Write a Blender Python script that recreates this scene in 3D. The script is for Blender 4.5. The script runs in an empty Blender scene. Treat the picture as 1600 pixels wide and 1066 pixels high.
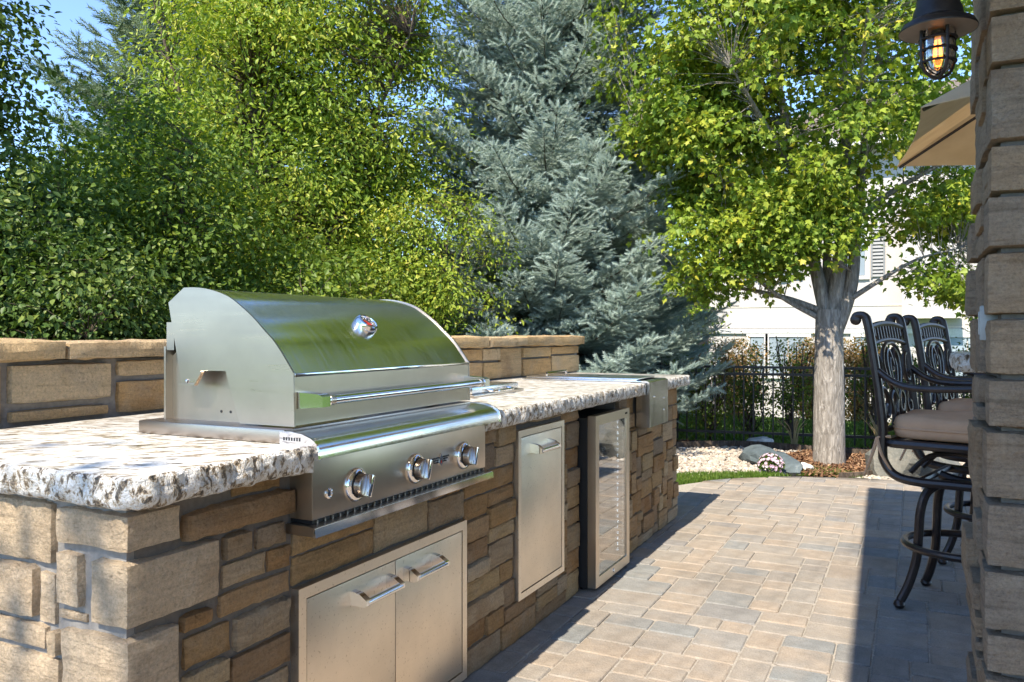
import bpy, bmesh, math, random
import numpy as np
from mathutils import Vector, Matrix, noise as mn

# ------------------------------------------------------------------ camera, sky, sun, exposure
scene = bpy.context.scene
col = scene.collection
R = math.radians
H = 1.24
cam_d = bpy.data.cameras.new('camera')
cam_d.sensor_width = 36.0
cam_d.lens = 28.73
cam_d.shift_y = -13 / 1600
cam_d.clip_start = 0.05
cam_d.clip_end = 600
cam = bpy.data.objects.new('camera', cam_d)
cam.location = (0, 0, H)
cam.rotation_euler = (R(90), 0, math.atan(630 / 1277))
col.objects.link(cam)
scene.camera = cam

SUN_TRAVEL = Vector((0.036, 0.85, -1.0)).normalized()
world = bpy.data.worlds.new('World')
scene.world = world
world.use_nodes = True
wn = world.node_tree
for n in list(wn.nodes):
    wn.nodes.remove(n)
sky = wn.nodes.new('ShaderNodeTexSky')
sky.sky_type = 'NISHITA'
sky.sun_disc = False
sky.sun_elevation = math.asin(-SUN_TRAVEL.z)
sky.sun_rotation = math.atan2(-SUN_TRAVEL.x, -SUN_TRAVEL.y)
sky.altitude = 2600
sky.air_density = 1.0
sky.dust_density = 0.1
sky.ozone_density = 3.4
bgn = wn.nodes.new('ShaderNodeBackground')
bgn.inputs['Strength'].default_value = 0.128
wout = wn.nodes.new('ShaderNodeOutputWorld')
wn.links.new(sky.outputs[0], bgn.inputs[0])
wn.links.new(bgn.outputs[0], wout.inputs[0])

sun_d = bpy.data.lights.new('sun', 'SUN')
sun_d.energy = 2.9
sun_d.angle = R(0.53)
sun_d.color = (1.0, 0.90, 0.73)
sun = bpy.data.objects.new('sun', sun_d)
sun.rotation_euler = SUN_TRAVEL.to_track_quat('-Z', 'Y').to_euler()
sun.location = (-2, -12, 14)
col.objects.link(sun)

vs = scene.view_settings
vs.view_transform = 'Standard'
vs.look = 'None'
vs.exposure = 1.74
vs.gamma = 1.0
vs.use_curve_mapping = False
scene.cycles.max_bounces = 6
scene.cycles.diffuse_bounces = 3
scene.cycles.glossy_bounces = 4
scene.cycles.transmission_bounces = 6
scene.cycles.transparent_max_bounces = 8
scene.cycles.caustics_reflective = False
scene.cycles.caustics_refractive = False
scene.cycles.sample_clamp_indirect = 6.0

rng = random.Random(7)
nrg = np.random.default_rng(11)

# ------------------------------------------------------------------ materials
class NT:
    def __init__(s, name):
        s.m = bpy.data.materials.new(name)
        s.m.use_nodes = True
        s.t = s.m.node_tree
        s.b = s.t.nodes['Principled BSDF']
        s.out = s.t.nodes['Material Output']
    def n(s, typ, **kw):
        nd = s.t.nodes.new(typ)
        for k, v in kw.items():
            if k in nd.inputs:
                nd.inputs[k].default_value = v
            else:
                setattr(nd, k, v)
        return nd
    def l(s, a, b):
        s.t.links.new(a, b)
    def coords(s, scale=(1, 1, 1), rot=(0, 0, 0), which='Object'):
        tc = s.n('ShaderNodeTexCoord')
        mp = s.n('ShaderNodeMapping')
        mp.inputs['Scale'].default_value = scale
        mp.inputs['Rotation'].default_value = rot
        s.l(tc.outputs[which], mp.inputs[0])
        return mp.outputs[0]
    def noise(s, vec, scale, detail=4, rough=0.55, dist=0.0):
        nd = s.n('ShaderNodeTexNoise')
        nd.inputs['Scale'].default_value = scale
        nd.inputs['Detail'].default_value = detail
        nd.inputs['Roughness'].default_value = rough
        nd.inputs['Distortion'].default_value = dist
        if vec is not None:
            s.l(vec, nd.inputs['Vector'])
        return nd.outputs[0]
    def ramp(s, fac, stops, interp='LINEAR'):
        nd = s.n('ShaderNodeValToRGB')
        cr = nd.color_ramp
        cr.interpolation = interp
        while len(cr.elements) < len(stops):
            cr.elements.new(0.5)
        for e, (p, c) in zip(cr.elements, stops):
            e.position = p
            e.color = (c[0], c[1], c[2], 1) if not isinstance(c, (int, float)) else (c, c, c, 1)
        s.l(fac, nd.inputs[0])
        return nd.outputs[0]
    def mix(s, fac, a, b, mode='MIX'):
        nd = s.n('ShaderNodeMix', data_type='RGBA', blend_type=mode)
        if isinstance(fac, (int, float)):
            nd.inputs[0].default_value = fac
        else:
            s.l(fac, nd.inputs[0])
        for sock, v in ((nd.inputs[6], a), (nd.inputs[7], b)):
            if isinstance(v, tuple):
                sock.default_value = (v[0], v[1], v[2], 1)
            else:
                s.l(v, sock)
        return nd.outputs[2]
    def bump(s, h, strength=0.4, dist=0.01, prev=None):
        nd = s.n('ShaderNodeBump')
        nd.inputs['Strength'].default_value = strength
        nd.inputs['Distance'].default_value = dist
        s.l(h, nd.inputs['Height'])
        if prev is not None:
            s.l(prev, nd.inputs['Normal'])
        s.l(nd.outputs[0], s.b.inputs['Normal'])
        return nd.outputs[0]
    def base(s, c):
        if isinstance(c, tuple):
            s.b.inputs['Base Color'].default_value = (c[0], c[1], c[2], 1)
        else:
            s.l(c, s.b.inputs['Base Color'])
    def set(s, **kw):
        for k, v in kw.items():
            s.b.inputs[k.replace('_', ' ')].default_value = v
    def rnd(s):
        return s.n('ShaderNodeObjectInfo').outputs['Random']

def stone_mat(name, stops, strata=1.0, streak=0.5, bump=0.7):
    t = NT(name)
    v = t.coords()
    # offset texture per stone
    oi = t.n('ShaderNodeObjectInfo')
    add = t.n('ShaderNodeVectorMath', operation='MULTIPLY_ADD')
    add.inputs[1].default_value = (1, 1, 1)
    cmb = t.n('ShaderNodeCombineXYZ')
    mul = t.n('ShaderNodeMath', operation='MULTIPLY')
    mul.inputs[1].default_value = 37.0
    t.l(oi.outputs['Random'], mul.inputs[0])
    for i in range(3):
        t.l(mul.outputs[0], cmb.inputs[i])
    t.l(v, add.inputs[0]); t.l(cmb.outputs[0], add.inputs[2])
    v = add.outputs[0]
    base = t.ramp(oi.outputs['Random'], stops)
    mp = t.n('ShaderNodeMapping'); mp.inputs['Scale'].default_value = (2.2, 2.2, 26)
    mp.inputs['Rotation'].default_value = (R(4), R(-5), 0)
    t.l(v, mp.inputs[0])
    band = t.noise(mp.outputs[0], 2.0, 5, 0.6, 0.6)
    bandc = t.ramp(band, [(0.3, 0.62), (0.48, 0.95), (0.56, 1.06), (0.72, 0.78)])
    c = t.mix(0.75 * strata, base, bandc, 'MULTIPLY')
    iron = t.noise(v, 4.5, 3, 0.6)
    ironf = t.ramp(iron, [(0.52, 0.0), (0.72, streak)])
    c = t.mix(ironf, c, (0.33, 0.19, 0.085))
    pale = t.ramp(t.noise(v, 7.0, 4, 0.6), [(0.5, 0.0), (0.75, 0.45)])
    c = t.mix(pale, c, (0.50, 0.42, 0.32))
    gr = t.ramp(t.noise(v, 120, 5, 0.8), [(0.28, 0.55), (0.48, 0.92), (0.68, 1.18)])
    c = t.mix(0.85, c, gr, 'MULTIPLY')
    t.base(c)
    t.set(Roughness=0.92, Specular_IOR_Level=0.25)
    b1 = t.bump(t.noise(v, 34, 8, 0.72, 0.2), bump * 1.4, 0.034)
    b2 = t.bump(band, 0.4, 0.014, b1)
    t.bump(t.noise(v, 150, 3, 0.6), 0.3, 0.004, b2)
    return t.m

M = {}
M['stone'] = stone_mat('sandstone', [(0.0, (0.34, 0.18, 0.075)), (0.16, (0.50, 0.32, 0.15)), (0.32, (0.36, 0.26, 0.165)), (0.48, (0.58, 0.43, 0.27)), (0.64, (0.44, 0.25, 0.105)), (0.8, (0.31, 0.235, 0.165)), (0.9, (0.52, 0.36, 0.18)), (1.0, (0.60, 0.47, 0.32))])
M['sunlit_stone'] = stone_mat('sunlit_sandstone', [(0.0, (0.64, 0.485, 0.32)), (0.5, (0.72, 0.56, 0.39)), (1.0, (0.62, 0.48, 0.335))], 0.9, 0.32)  # end-face and quoin sandstone, made paler to carry the sun falling there
M['wall_stone'] = stone_mat('golden_sandstone', [(0.0, (0.68, 0.45, 0.21)), (0.4, (0.72, 0.51, 0.28)), (0.7, (0.62, 0.38, 0.165)), (1.0, (0.72, 0.54, 0.33))], 0.8, 0.5)
M['column_stone'] = stone_mat('column_sandstone', [(0.0, (0.36, 0.28, 0.20)), (0.4, (0.43, 0.32, 0.215)), (0.7, (0.32, 0.26, 0.20)), (1.0, (0.40, 0.30, 0.205))], 1.3, 0.4)

def mortar(name, c):
    t = NT(name)
    v = t.coords()
    t.base(t.ramp(t.noise(v, 60, 4), [(0.3, tuple(x * 0.75 for x in c)), (0.7, c)]))
    t.set(Roughness=0.95)
    t.bump(t.noise(v, 120, 4), 0.5, 0.006)
    return t.m
M['mortar'] = mortar('mortar', (0.28, 0.26, 0.24))
M['shaded_mortar'] = mortar('shaded_mortar', (0.17, 0.15, 0.13))  # darker copy of the mortar, with the joints' black shadow in its colour

def granite():
    t = NT('granite')
    v = t.coords(scale=(1, 1, 1), rot=(0, 0, R(-38)))
    mp = t.n('ShaderNodeMapping'); mp.inputs['Scale'].default_value = (17.0, 46.0, 46.0)
    t.l(v, mp.inputs[0])
    f = t.noise(mp.outputs[0], 1.0, 6, 0.62, 0.7)
    vein = t.ramp(f, [(0.33, (0.05, 0.045, 0.04)), (0.40, (0.20, 0.15, 0.095)), (0.45, (0.42, 0.36, 0.27)), (0.49, (0.68, 0.66, 0.62)), (0.62, (0.70, 0.69, 0.67)), (0.68, (0.30, 0.25, 0.19)), (0.74, (0.66, 0.63, 0.58))])
    sp = t.ramp(t.noise(v, 85, 3, 0.7), [(0.30, (0.12, 0.10, 0.08)), (0.40, (0.85, 0.83, 0.80)), (0.55, (1, 1, 1))])
    c = t.mix(0.55, vein, sp, 'MULTIPLY')
    t.base(c)
    t.set(Roughness=0.28, Specular_IOR_Level=0.5)
    return t.m
M['granite'] = granite()
def granite_edge():
    t = NT('granite_chiselled')
    v = t.coords(rot=(0, 0, R(-38)))
    mpz = t.n('ShaderNodeMapping'); mpz.inputs['Scale'].default_value = (1, 1, .55); t.l(v, mpz.inputs[0])
    f = t.noise(mpz.outputs[0], 62, 6, 0.72, 0.35)
    c = t.ramp(f, [(0.34, (0.02, 0.019, 0.019)), (0.42, (0.13, 0.10, 0.07)), (0.46, (0.42, 0.33, 0.22)), (0.50, (0.70, 0.68, 0.65)), (0.62, (0.80, 0.79, 0.77)), (0.72, (0.38, 0.32, 0.25))])
    c = t.mix(t.ramp(t.noise(v, 9, 3), [(0.52, 0.0), (0.75, 0.38)]), c, (0.42, 0.29, 0.15))
    t.base(c)
    t.set(Roughness=0.38, Specular_IOR_Level=0.6)
    b = t.bump(t.noise(v, 45, 5, 0.65), 1.0, 0.02)
    t.bump(t.noise(v, 160, 3), 0.6, 0.005, b)
    return t.m
M['granite_edge'] = granite_edge()

def steel(name, c, rough, stretch, streak=0.12, spots=False, bumpy=0.0):
    t = NT(name)
    v = t.coords(scale=stretch)
    f = t.noise(v, 1.0, 4, 0.6)
    v2 = t.coords()
    cloud = t.noise(v2, 5.0, 4, 0.6)
    col1 = t.ramp(cloud, [(0.3, tuple(x * 0.86 for x in c)), (0.7, c)])
    if spots:
        sp = t.ramp(t.noise(v2, 130, 2, 0.5), [(0.27, (0.45, 0.38, 0.30)), (0.35, (1, 1, 1))])
        col1 = t.mix(0.55, col1, sp, 'MULTIPLY')
    t.base(col1)
    t.l(t.ramp(f, [(0.25, rough - streak), (0.75, rough + streak)]), t.b.inputs['Roughness'])
    t.set(Metallic=1.0)
    if bumpy: t.bump(f, bumpy, 0.0006)
    return t.m
M['steel_y'] = steel('brushed_steel_long', (0.60, 0.525, 0.44), 0.30, (260, 3, 260), 0.03)
M['steel_x'] = steel('brushed_steel_side', (0.44, 0.385, 0.335), 0.30, (3, 200, 60), 0.05)
M['steel_inner'] = steel('dark_inner_steel', (0.42, 0.37, 0.31), 0.38, (30, 30, 3), 0.08)  # darker, warmer steel that sets the firebox plate off from the hood side
M['hood'] = steel('hood_steel', (0.84, 0.84, 0.81), 0.19, (5, 60, 5), 0.07, False)
M['door_steel'] = steel('door_steel', (0.86, 0.75, 0.62), 0.40, (3, 3, 220), 0.07, True)
M['lid_steel'] = steel('lid_steel', (0.74, 0.76, 0.78), 0.22, (90, 6, 90), 0.05)
def plain(name, c, rough=0.5, metal=0.0, spec=0.5, var=0.12, nscale=20, bump=0.0):
    t = NT(name)
    v = t.coords()
    f = t.noise(v, nscale, 4, 0.6)
    t.base(t.ramp(f, [(0.3, tuple(x * (1 - var) for x in c)), (0.7, tuple(min(1, x * (1 + var)) for x in c))]))
    t.set(Roughness=rough, Metallic=metal, Specular_IOR_Level=spec)
    if bump:
        t.bump(f, bump, 0.005)
    return t.m
M['chrome'] = plain('polished_chrome', (0.78, 0.78, 0.79), 0.08, 1.0, 0.5, 0.03)
M['black'] = plain('black_plastic', (0.012, 0.012, 0.013), 0.45)
M['dark_gap'] = plain('dark_seam', (0.03, 0.026, 0.022), 0.8)
M['iron'] = plain('black_iron', (0.012, 0.012, 0.013), 0.42, 0.0, 0.5, 0.3, 60)
M['bronze'] = plain('bronze_cast_metal', (0.028, 0.021, 0.020), 0.36, 0.25, 0.6, 0.35, 30, 0.1)
M['cushion'] = plain('tan_cushion', (0.56, 0.355, 0.22), 0.9, 0, 0.2, 0.06, 14, 0.1)
def canvas():
    t = NT('umbrella_canvas')
    v = t.coords()
    c = t.ramp(t.noise(v, 8, 4), [(0.3, (0.70, 0.56, 0.39)), (0.7, (0.78, 0.64, 0.46))])
    t.base(c); t.set(Roughness=0.9, Specular_IOR_Level=0.2)
    tr = t.n('ShaderNodeBsdfTranslucent'); t.l(c, tr.inputs[0])
    mx = t.n('ShaderNodeMixShader'); mx.inputs[0].default_value = 0.4
    t.l(t.b.outputs[0], mx.inputs[1]); t.l(tr.outputs[0], mx.inputs[2]); t.l(mx.outputs[0], t.out.inputs[0])
    t.bump(t.noise(v, 5, 3), 0.3, 0.02)
    return t.m
M['canvas'] = canvas()
M['lamp_metal'] = plain('lantern_metal', (0.022, 0.02, 0.021), 0.4, 0.5, 0.5, 0.3, 40)
M['lamp_inside'] = plain('lantern_inside', (0.20, 0.17, 0.15), 0.5, 0.2)
M['plate'] = plain('pale_plate', (0.30, 0.32, 0.325), 0.4)
M['soffit'] = plain('soffit_paint', (0.68, 0.62, 0.54), 0.7)
M['roofing'] = plain('roof_tiles', (0.16, 0.13, 0.11), 0.9, 0, 0.3, 0.4, 6, 0.4)
M['stucco'] = plain('white_stucco', (0.50, 0.47, 0.455), 0.95, 0, 0.2, 0.05, 40, 0.2)
M['stucco_near'] = plain('beige_stucco', (0.60, 0.52, 0.42), 0.95, 0, 0.2, 0.08, 30, 0.2)
M['trim'] = plain('white_trim', (0.62, 0.61, 0.61), 0.6)
M['shutter'] = plain('grey_louvre', (0.22, 0.23, 0.24), 0.6)
M['pink_wall'] = plain('pink_brick', (0.45, 0.29, 0.24), 0.95, 0, 0.2, 0.2, 30, 0.2)
M['bark'] = None
def bark(name, a, b, sc=1.0):
    t = NT(name)
    v = t.coords(scale=(16 * sc, 16 * sc, 3.2 * sc))
    f = t.noise(v, 1.6, 6, 0.65, 0.8)
    t.base(t.ramp(f, [(0.3, a), (0.52, tuple((x + y) / 2 for x, y in zip(a, b))), (0.68, b)]))
    t.set(Roughness=0.95, Specular_IOR_Level=0.2)
    t.bump(f, 1.0, 0.03)
    return t.m
M['bark'] = bark('maple_bark', (0.16, 0.14, 0.12), (0.50, 0.46, 0.42), 1.5)
M['bark_dark'] = bark('dark_bark', (0.05, 0.038, 0.03), (0.18, 0.14, 0.11))
def leafmat(name, stops, transl=0.34, rough=0.5):
    t = NT(name)
    at = t.n('ShaderNodeAttribute', attribute_name='leaf')
    c = t.ramp(at.outputs['Fac'], stops)
    t.base(c)
    t.set(Roughness=rough, Specular_IOR_Level=0.4)
    tr = t.n('ShaderNodeBsdfTranslucent')
    tint = t.mix(1.0, c, (1.15, 1.2, 0.6), 'MULTIPLY')
    t.l(tint, tr.inputs[0])
    mx = t.n('ShaderNodeMixShader')
    mx.inputs[0].default_value = transl
    t.l(t.b.outputs[0], mx.inputs[1]); t.l(tr.outputs[0], mx.inputs[2])
    t.l(mx.outputs[0], t.out.inputs[0])
    return t.m
M['maple_leaf'] = leafmat('maple_leaf', [(0.0, (0.08, 0.155, 0.022)), (0.4, (0.185, 0.285, 0.03)), (0.75, (0.35, 0.41, 0.045)), (1.0, (0.52, 0.45, 0.06))])
M['ash_leaf'] = leafmat('ash_leaf', [(0.0, (0.085, 0.155, 0.022)), (0.4, (0.20, 0.30, 0.032)), (0.75, (0.36, 0.42, 0.05)), (1.0, (0.52, 0.48, 0.08))])
M['dark_leaf'] = leafmat('dark_leaf', [(0.0, (0.04, 0.08, 0.017)), (0.6, (0.09, 0.155, 0.027)), (1.0, (0.23, 0.28, 0.055))], 0.3, 0.5)
M['mid_leaf'] = leafmat('mid_leaf', [(0.0, (0.065, 0.125, 0.02)), (0.6, (0.16, 0.24, 0.03)), (1.0, (0.32, 0.36, 0.05))])
M['rust_leaf'] = leafmat('rust_leaf', [(0.0, (0.10, 0.10, 0.025)), (0.45, (0.24, 0.16, 0.05)), (1.0, (0.36, 0.20, 0.07))], 0.25)
M['needle_blue'] = leafmat('blue_needles', [(0.0, (0.085, 0.13, 0.105)), (0.5, (0.235, 0.315, 0.285)), (1.0, (0.48, 0.58, 0.545))], 0.1, 0.55)
M['needle_green'] = leafmat('green_needles', [(0.0, (0.05, 0.085, 0.04)), (0.5, (0.10, 0.15, 0.075)), (1.0, (0.17, 0.23, 0.12))], 0.1, 0.55)
M['grass_blade'] = leafmat('grass_blades', [(0.0, (0.06, 0.13, 0.018)), (0.6, (0.12, 0.21, 0.028)), (1.0, (0.22, 0.27, 0.06))], 0.3)
M['petal'] = leafmat('pink_petals', [(0.0, (0.55, 0.35, 0.50)), (0.6, (0.74, 0.58, 0.70)), (1.0, (0.85, 0.78, 0.82))], 0.2)
M['straw'] = leafmat('dry_straw', [(0.0, (0.24, 0.17, 0.08)), (1.0, (0.50, 0.40, 0.20))], 0.15)
M['chips'] = leafmat('mulch_chips', [(0.0, (0.06, 0.028, 0.016)), (0.5, (0.19, 0.095, 0.048)), (1.0, (0.42, 0.27, 0.16))], 0.0, 0.9)
M['pebbles'] = leafmat('pebbles', [(0.0, (0.20, 0.16, 0.13)), (0.35, (0.36, 0.32, 0.275)), (0.65, (0.48, 0.44, 0.39)), (0.85, (0.42, 0.33, 0.25)), (1.0, (0.66, 0.64, 0.61))], 0.0, 0.8)
def paver_mat():
    t = NT('paver')
    v = t.coords()
    oi = t.n('ShaderNodeObjectInfo')
    cmb = t.n('ShaderNodeCombineXYZ')
    mul = t.n('ShaderNodeMath', operation='MULTIPLY'); mul.inputs[1].default_value = 53.0
    t.l(oi.outputs['Random'], mul.inputs[0])
    for i in range(2):
        t.l(mul.outputs[0], cmb.inputs[i])
    add = t.n('ShaderNodeVectorMath', operation='ADD')
    t.l(v, add.inputs[0]); t.l(cmb.outputs[0], add.inputs[1]); v = add.outputs[0]
    base = t.ramp(oi.outputs['Random'], [(0.0, (0.405, 0.335, 0.27)), (0.22, (0.43, 0.345, 0.27)), (0.42, (0.375, 0.325, 0.275)), (0.6, (0.345, 0.305, 0.27)),
                                         (0.74, (0.41, 0.35, 0.29)), (0.85, (0.33, 0.315, 0.30)), (0.93, (0.275, 0.29, 0.295)), (1.0, (0.31, 0.28, 0.265))])
    blot = t.ramp(t.noise(v, 5, 4, 0.6), [(0.4, 0.0), (0.7, 0.55)])
    c = t.mix(blot, base, (0.33, 0.32, 0.305))
    blot2 = t.ramp(t.noise(v, 3.1, 3, 0.6, 0.4), [(0.5, 0.0), (0.75, 0.5)])
    c = t.mix(blot2, c, (0.43, 0.35, 0.275))
    gr = t.ramp(t.noise(v, 150, 4, 0.8), [(0.28, 0.5), (0.45, 0.9), (0.68, 1.15)])
    c = t.mix(0.9, c, gr, 'MULTIPLY')
    st = t.ramp(t.noise(t.coords(which='Generated'), 2.2, 4, 0.6), [(0.35, 0.78), (0.6, 1.05)])
    c = t.mix(0.7, c, st, 'MULTIPLY')
    geo = t.n('ShaderNodeNewGeometry')
    dirt = t.ramp(t.noise(geo.outputs['Position'], 1.7, 6, 0.65, 0.4), [(0.32, 0.70), (0.5, 0.93), (0.7, 1.0)])
    c = t.mix(0.9, c, dirt, 'MULTIPLY')
    hs = t.n('ShaderNodeHueSaturation'); hs.inputs['Saturation'].default_value = 0.92; hs.inputs['Value'].default_value = 0.93; t.l(c, hs.inputs['Color']); c = hs.outputs[0]
    t.base(c)
    t.set(Roughness=0.95, Specular_IOR_Level=0.2)
    b = t.bump(t.noise(v, 30, 6, 0.7), 0.6, 0.01)
    t.bump(t.noise(v, 170, 3, 0.6), 0.6, 0.004, b)
    return t.m
M['paver'] = paver_mat()
def ground_mat(name, a, b, sc=30, bump=0.6, big=None):
    t = NT(name)
    v = t.coords()
    f = t.noise(v, sc, 6, 0.7)
    c = t.ramp(f, [(0.3, a), (0.7, b)])
    if big:
        c = t.mix(t.ramp(t.noise(v, 0.9, 4), [(0.4, 0.0), (0.7, 0.7)]), c, big)
    t.base(c)
    t.set(Roughness=0.95, Specular_IOR_Level=0.15)
    t.bump(f, bump, 0.02)
    return t.m
M['sand'] = ground_mat('joint_sand', (0.25, 0.22, 0.19), (0.48, 0.44, 0.39), 90, 0.4)
M['soil'] = ground_mat('soil', (0.035, 0.025, 0.018), (0.11, 0.075, 0.05), 40)
M['mulch_ground'] = ground_mat('mulch_ground', (0.06, 0.026, 0.014), (0.20, 0.09, 0.045), 60)
M['gravel_ground'] = ground_mat('gravel_ground', (0.16, 0.13, 0.10), (0.42, 0.36, 0.30), 60)
M['lawn'] = ground_mat('lawn_turf', (0.045, 0.10, 0.016), (0.12, 0.20, 0.03), 70, 0.8, (0.09, 0.17, 0.03))
M['slate'] = None
def boulder_mat(name, a, b, vein):
    t = NT(name)
    v = t.coords()
    f = t.noise(v, 6, 6, 0.65, 0.6)
    c = t.ramp(f, [(0.3, a), (0.62, b), (0.75, vein)])
    t.base(c)
    t.set(Roughness=0.75)
    b1 = t.bump(t.noise(v, 14, 6, 0.6), 0.7, 0.03)
    t.bump(t.noise(v, 80, 4), 0.4, 0.008, b1)
    return t.m
M['slate'] = boulder_mat('slate_rock', (0.055, 0.075, 0.085), (0.11, 0.14, 0.155), (0.24, 0.27, 0.28))
M['boulder'] = boulder_mat('mossy_boulder', (0.09, 0.10, 0.095), (0.20, 0.19, 0.165), (0.24, 0.22, 0.13))  # mossy grey tones, darkened to carry the umbrella's shade
M['white_rock'] = boulder_mat('white_rock', (0.55, 0.53, 0.50), (0.74, 0.72, 0.69), (0.8, 0.78, 0.75))
def glass(name, c, rough, alpha_like=0.0):
    t = NT(name)
    t.set(Roughness=rough, IOR=1.45, Transmission_Weight=1.0)
    t.base(c)
    return t.m
M['glass'] = glass('clear_glass', (0.97, 0.98, 0.97), 0.0)
def dark_glass():
    t = NT('tinted_fridge_glass')
    v = t.coords()
    t.base((0.30, 0.32, 0.34))
    t.set(Roughness=0.03, IOR=1.9, Transmission_Weight=1.0)
    t.l(t.ramp(t.noise(v, 8, 3), [(0.3, 0.015), (0.8, 0.06)]), t.b.inputs['Roughness'])
    gl = t.n('ShaderNodeBsdfGlossy'); gl.inputs['Roughness'].default_value = 0.02; gl.inputs['Color'].default_value = (.9, .9, .9, 1)
    mx = t.n('ShaderNodeMixShader'); mx.inputs[0].default_value = 0.38
    t.l(t.b.outputs[0], mx.inputs[1]); t.l(gl.outputs[0], mx.inputs[2]); t.l(mx.outputs[0], t.out.inputs[0])
    return t.m
M['dark_glass'] = dark_glass()
M['window_glass'] = plain('window_pane', (0.30, 0.36, 0.42), 0.08, 0.0, 0.9, 0.2, 0.7)
def emit(name, c, s):
    t = NT(name)
    t.base(c)
    t.b.inputs['Emission Color'].default_value = (*c, 1)
    t.b.inputs['Emission Strength'].default_value = s
    return t.m
M['led'] = emit('led_light', (0.70, 0.86, 1.0), 2.6)
M['filament'] = emit('amber_filament', (1.0, 0.42, 0.08), 1.6)
M['amber'] = None
def amber():
    t = NT('amber_bulb')
    t.base((1.0, 0.55, 0.16))
    t.set(Roughness=0.05, Transmission_Weight=0.85)
    t.b.inputs['Emission Color'].default_value = (1.0, 0.45, 0.10, 1)
    t.b.inputs['Emission Strength'].default_value = 0.10
    return t.m
M['amber'] = amber()
M['red'] = plain('red_mark', (0.45, 0.03, 0.02), 0.4)
M['dial'] = plain('gauge_dial', (0.05, 0.05, 0.05), 0.15, 0, 0.6)
M['white_face'] = plain('gauge_print', (0.7, 0.7, 0.7), 0.3)

# ------------------------------------------------------------------ mesh helpers
def link(o, parent=None):
    col.objects.link(o)
    if parent is not None:
        o.parent = parent
    return o
def empty(name, loc=(0, 0, 0), rz=0.0, label=None, cat=None, group=None):
    o = bpy.data.objects.new(name, None)
    o.location = loc
    o.rotation_euler = (0, 0, rz)
    o.empty_display_size = 0.1
    link(o)
    tag(o, label, cat, group)
    return o
def tag(o, label=None, cat=None, group=None, kind=None):
    if label: o['label'] = label
    if cat: o['category'] = cat
    if group: o['group'] = group
    if kind: o['kind'] = kind
    return o
def mesh_obj(name, verts, faces, mat, parent=None, smooth=35):
    me = bpy.data.meshes.new(name)
    me.from_pydata([tuple(v) for v in verts], [], faces)
    me.update()
    if mat: me.materials.append(mat)
    if smooth is not None:
        me.polygons.foreach_set('use_smooth', [True] * len(me.polygons))
        me.set_sharp_from_angle(angle=R(smooth))
    o = bpy.data.objects.new(name, me)
    return link(o, parent)

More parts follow.
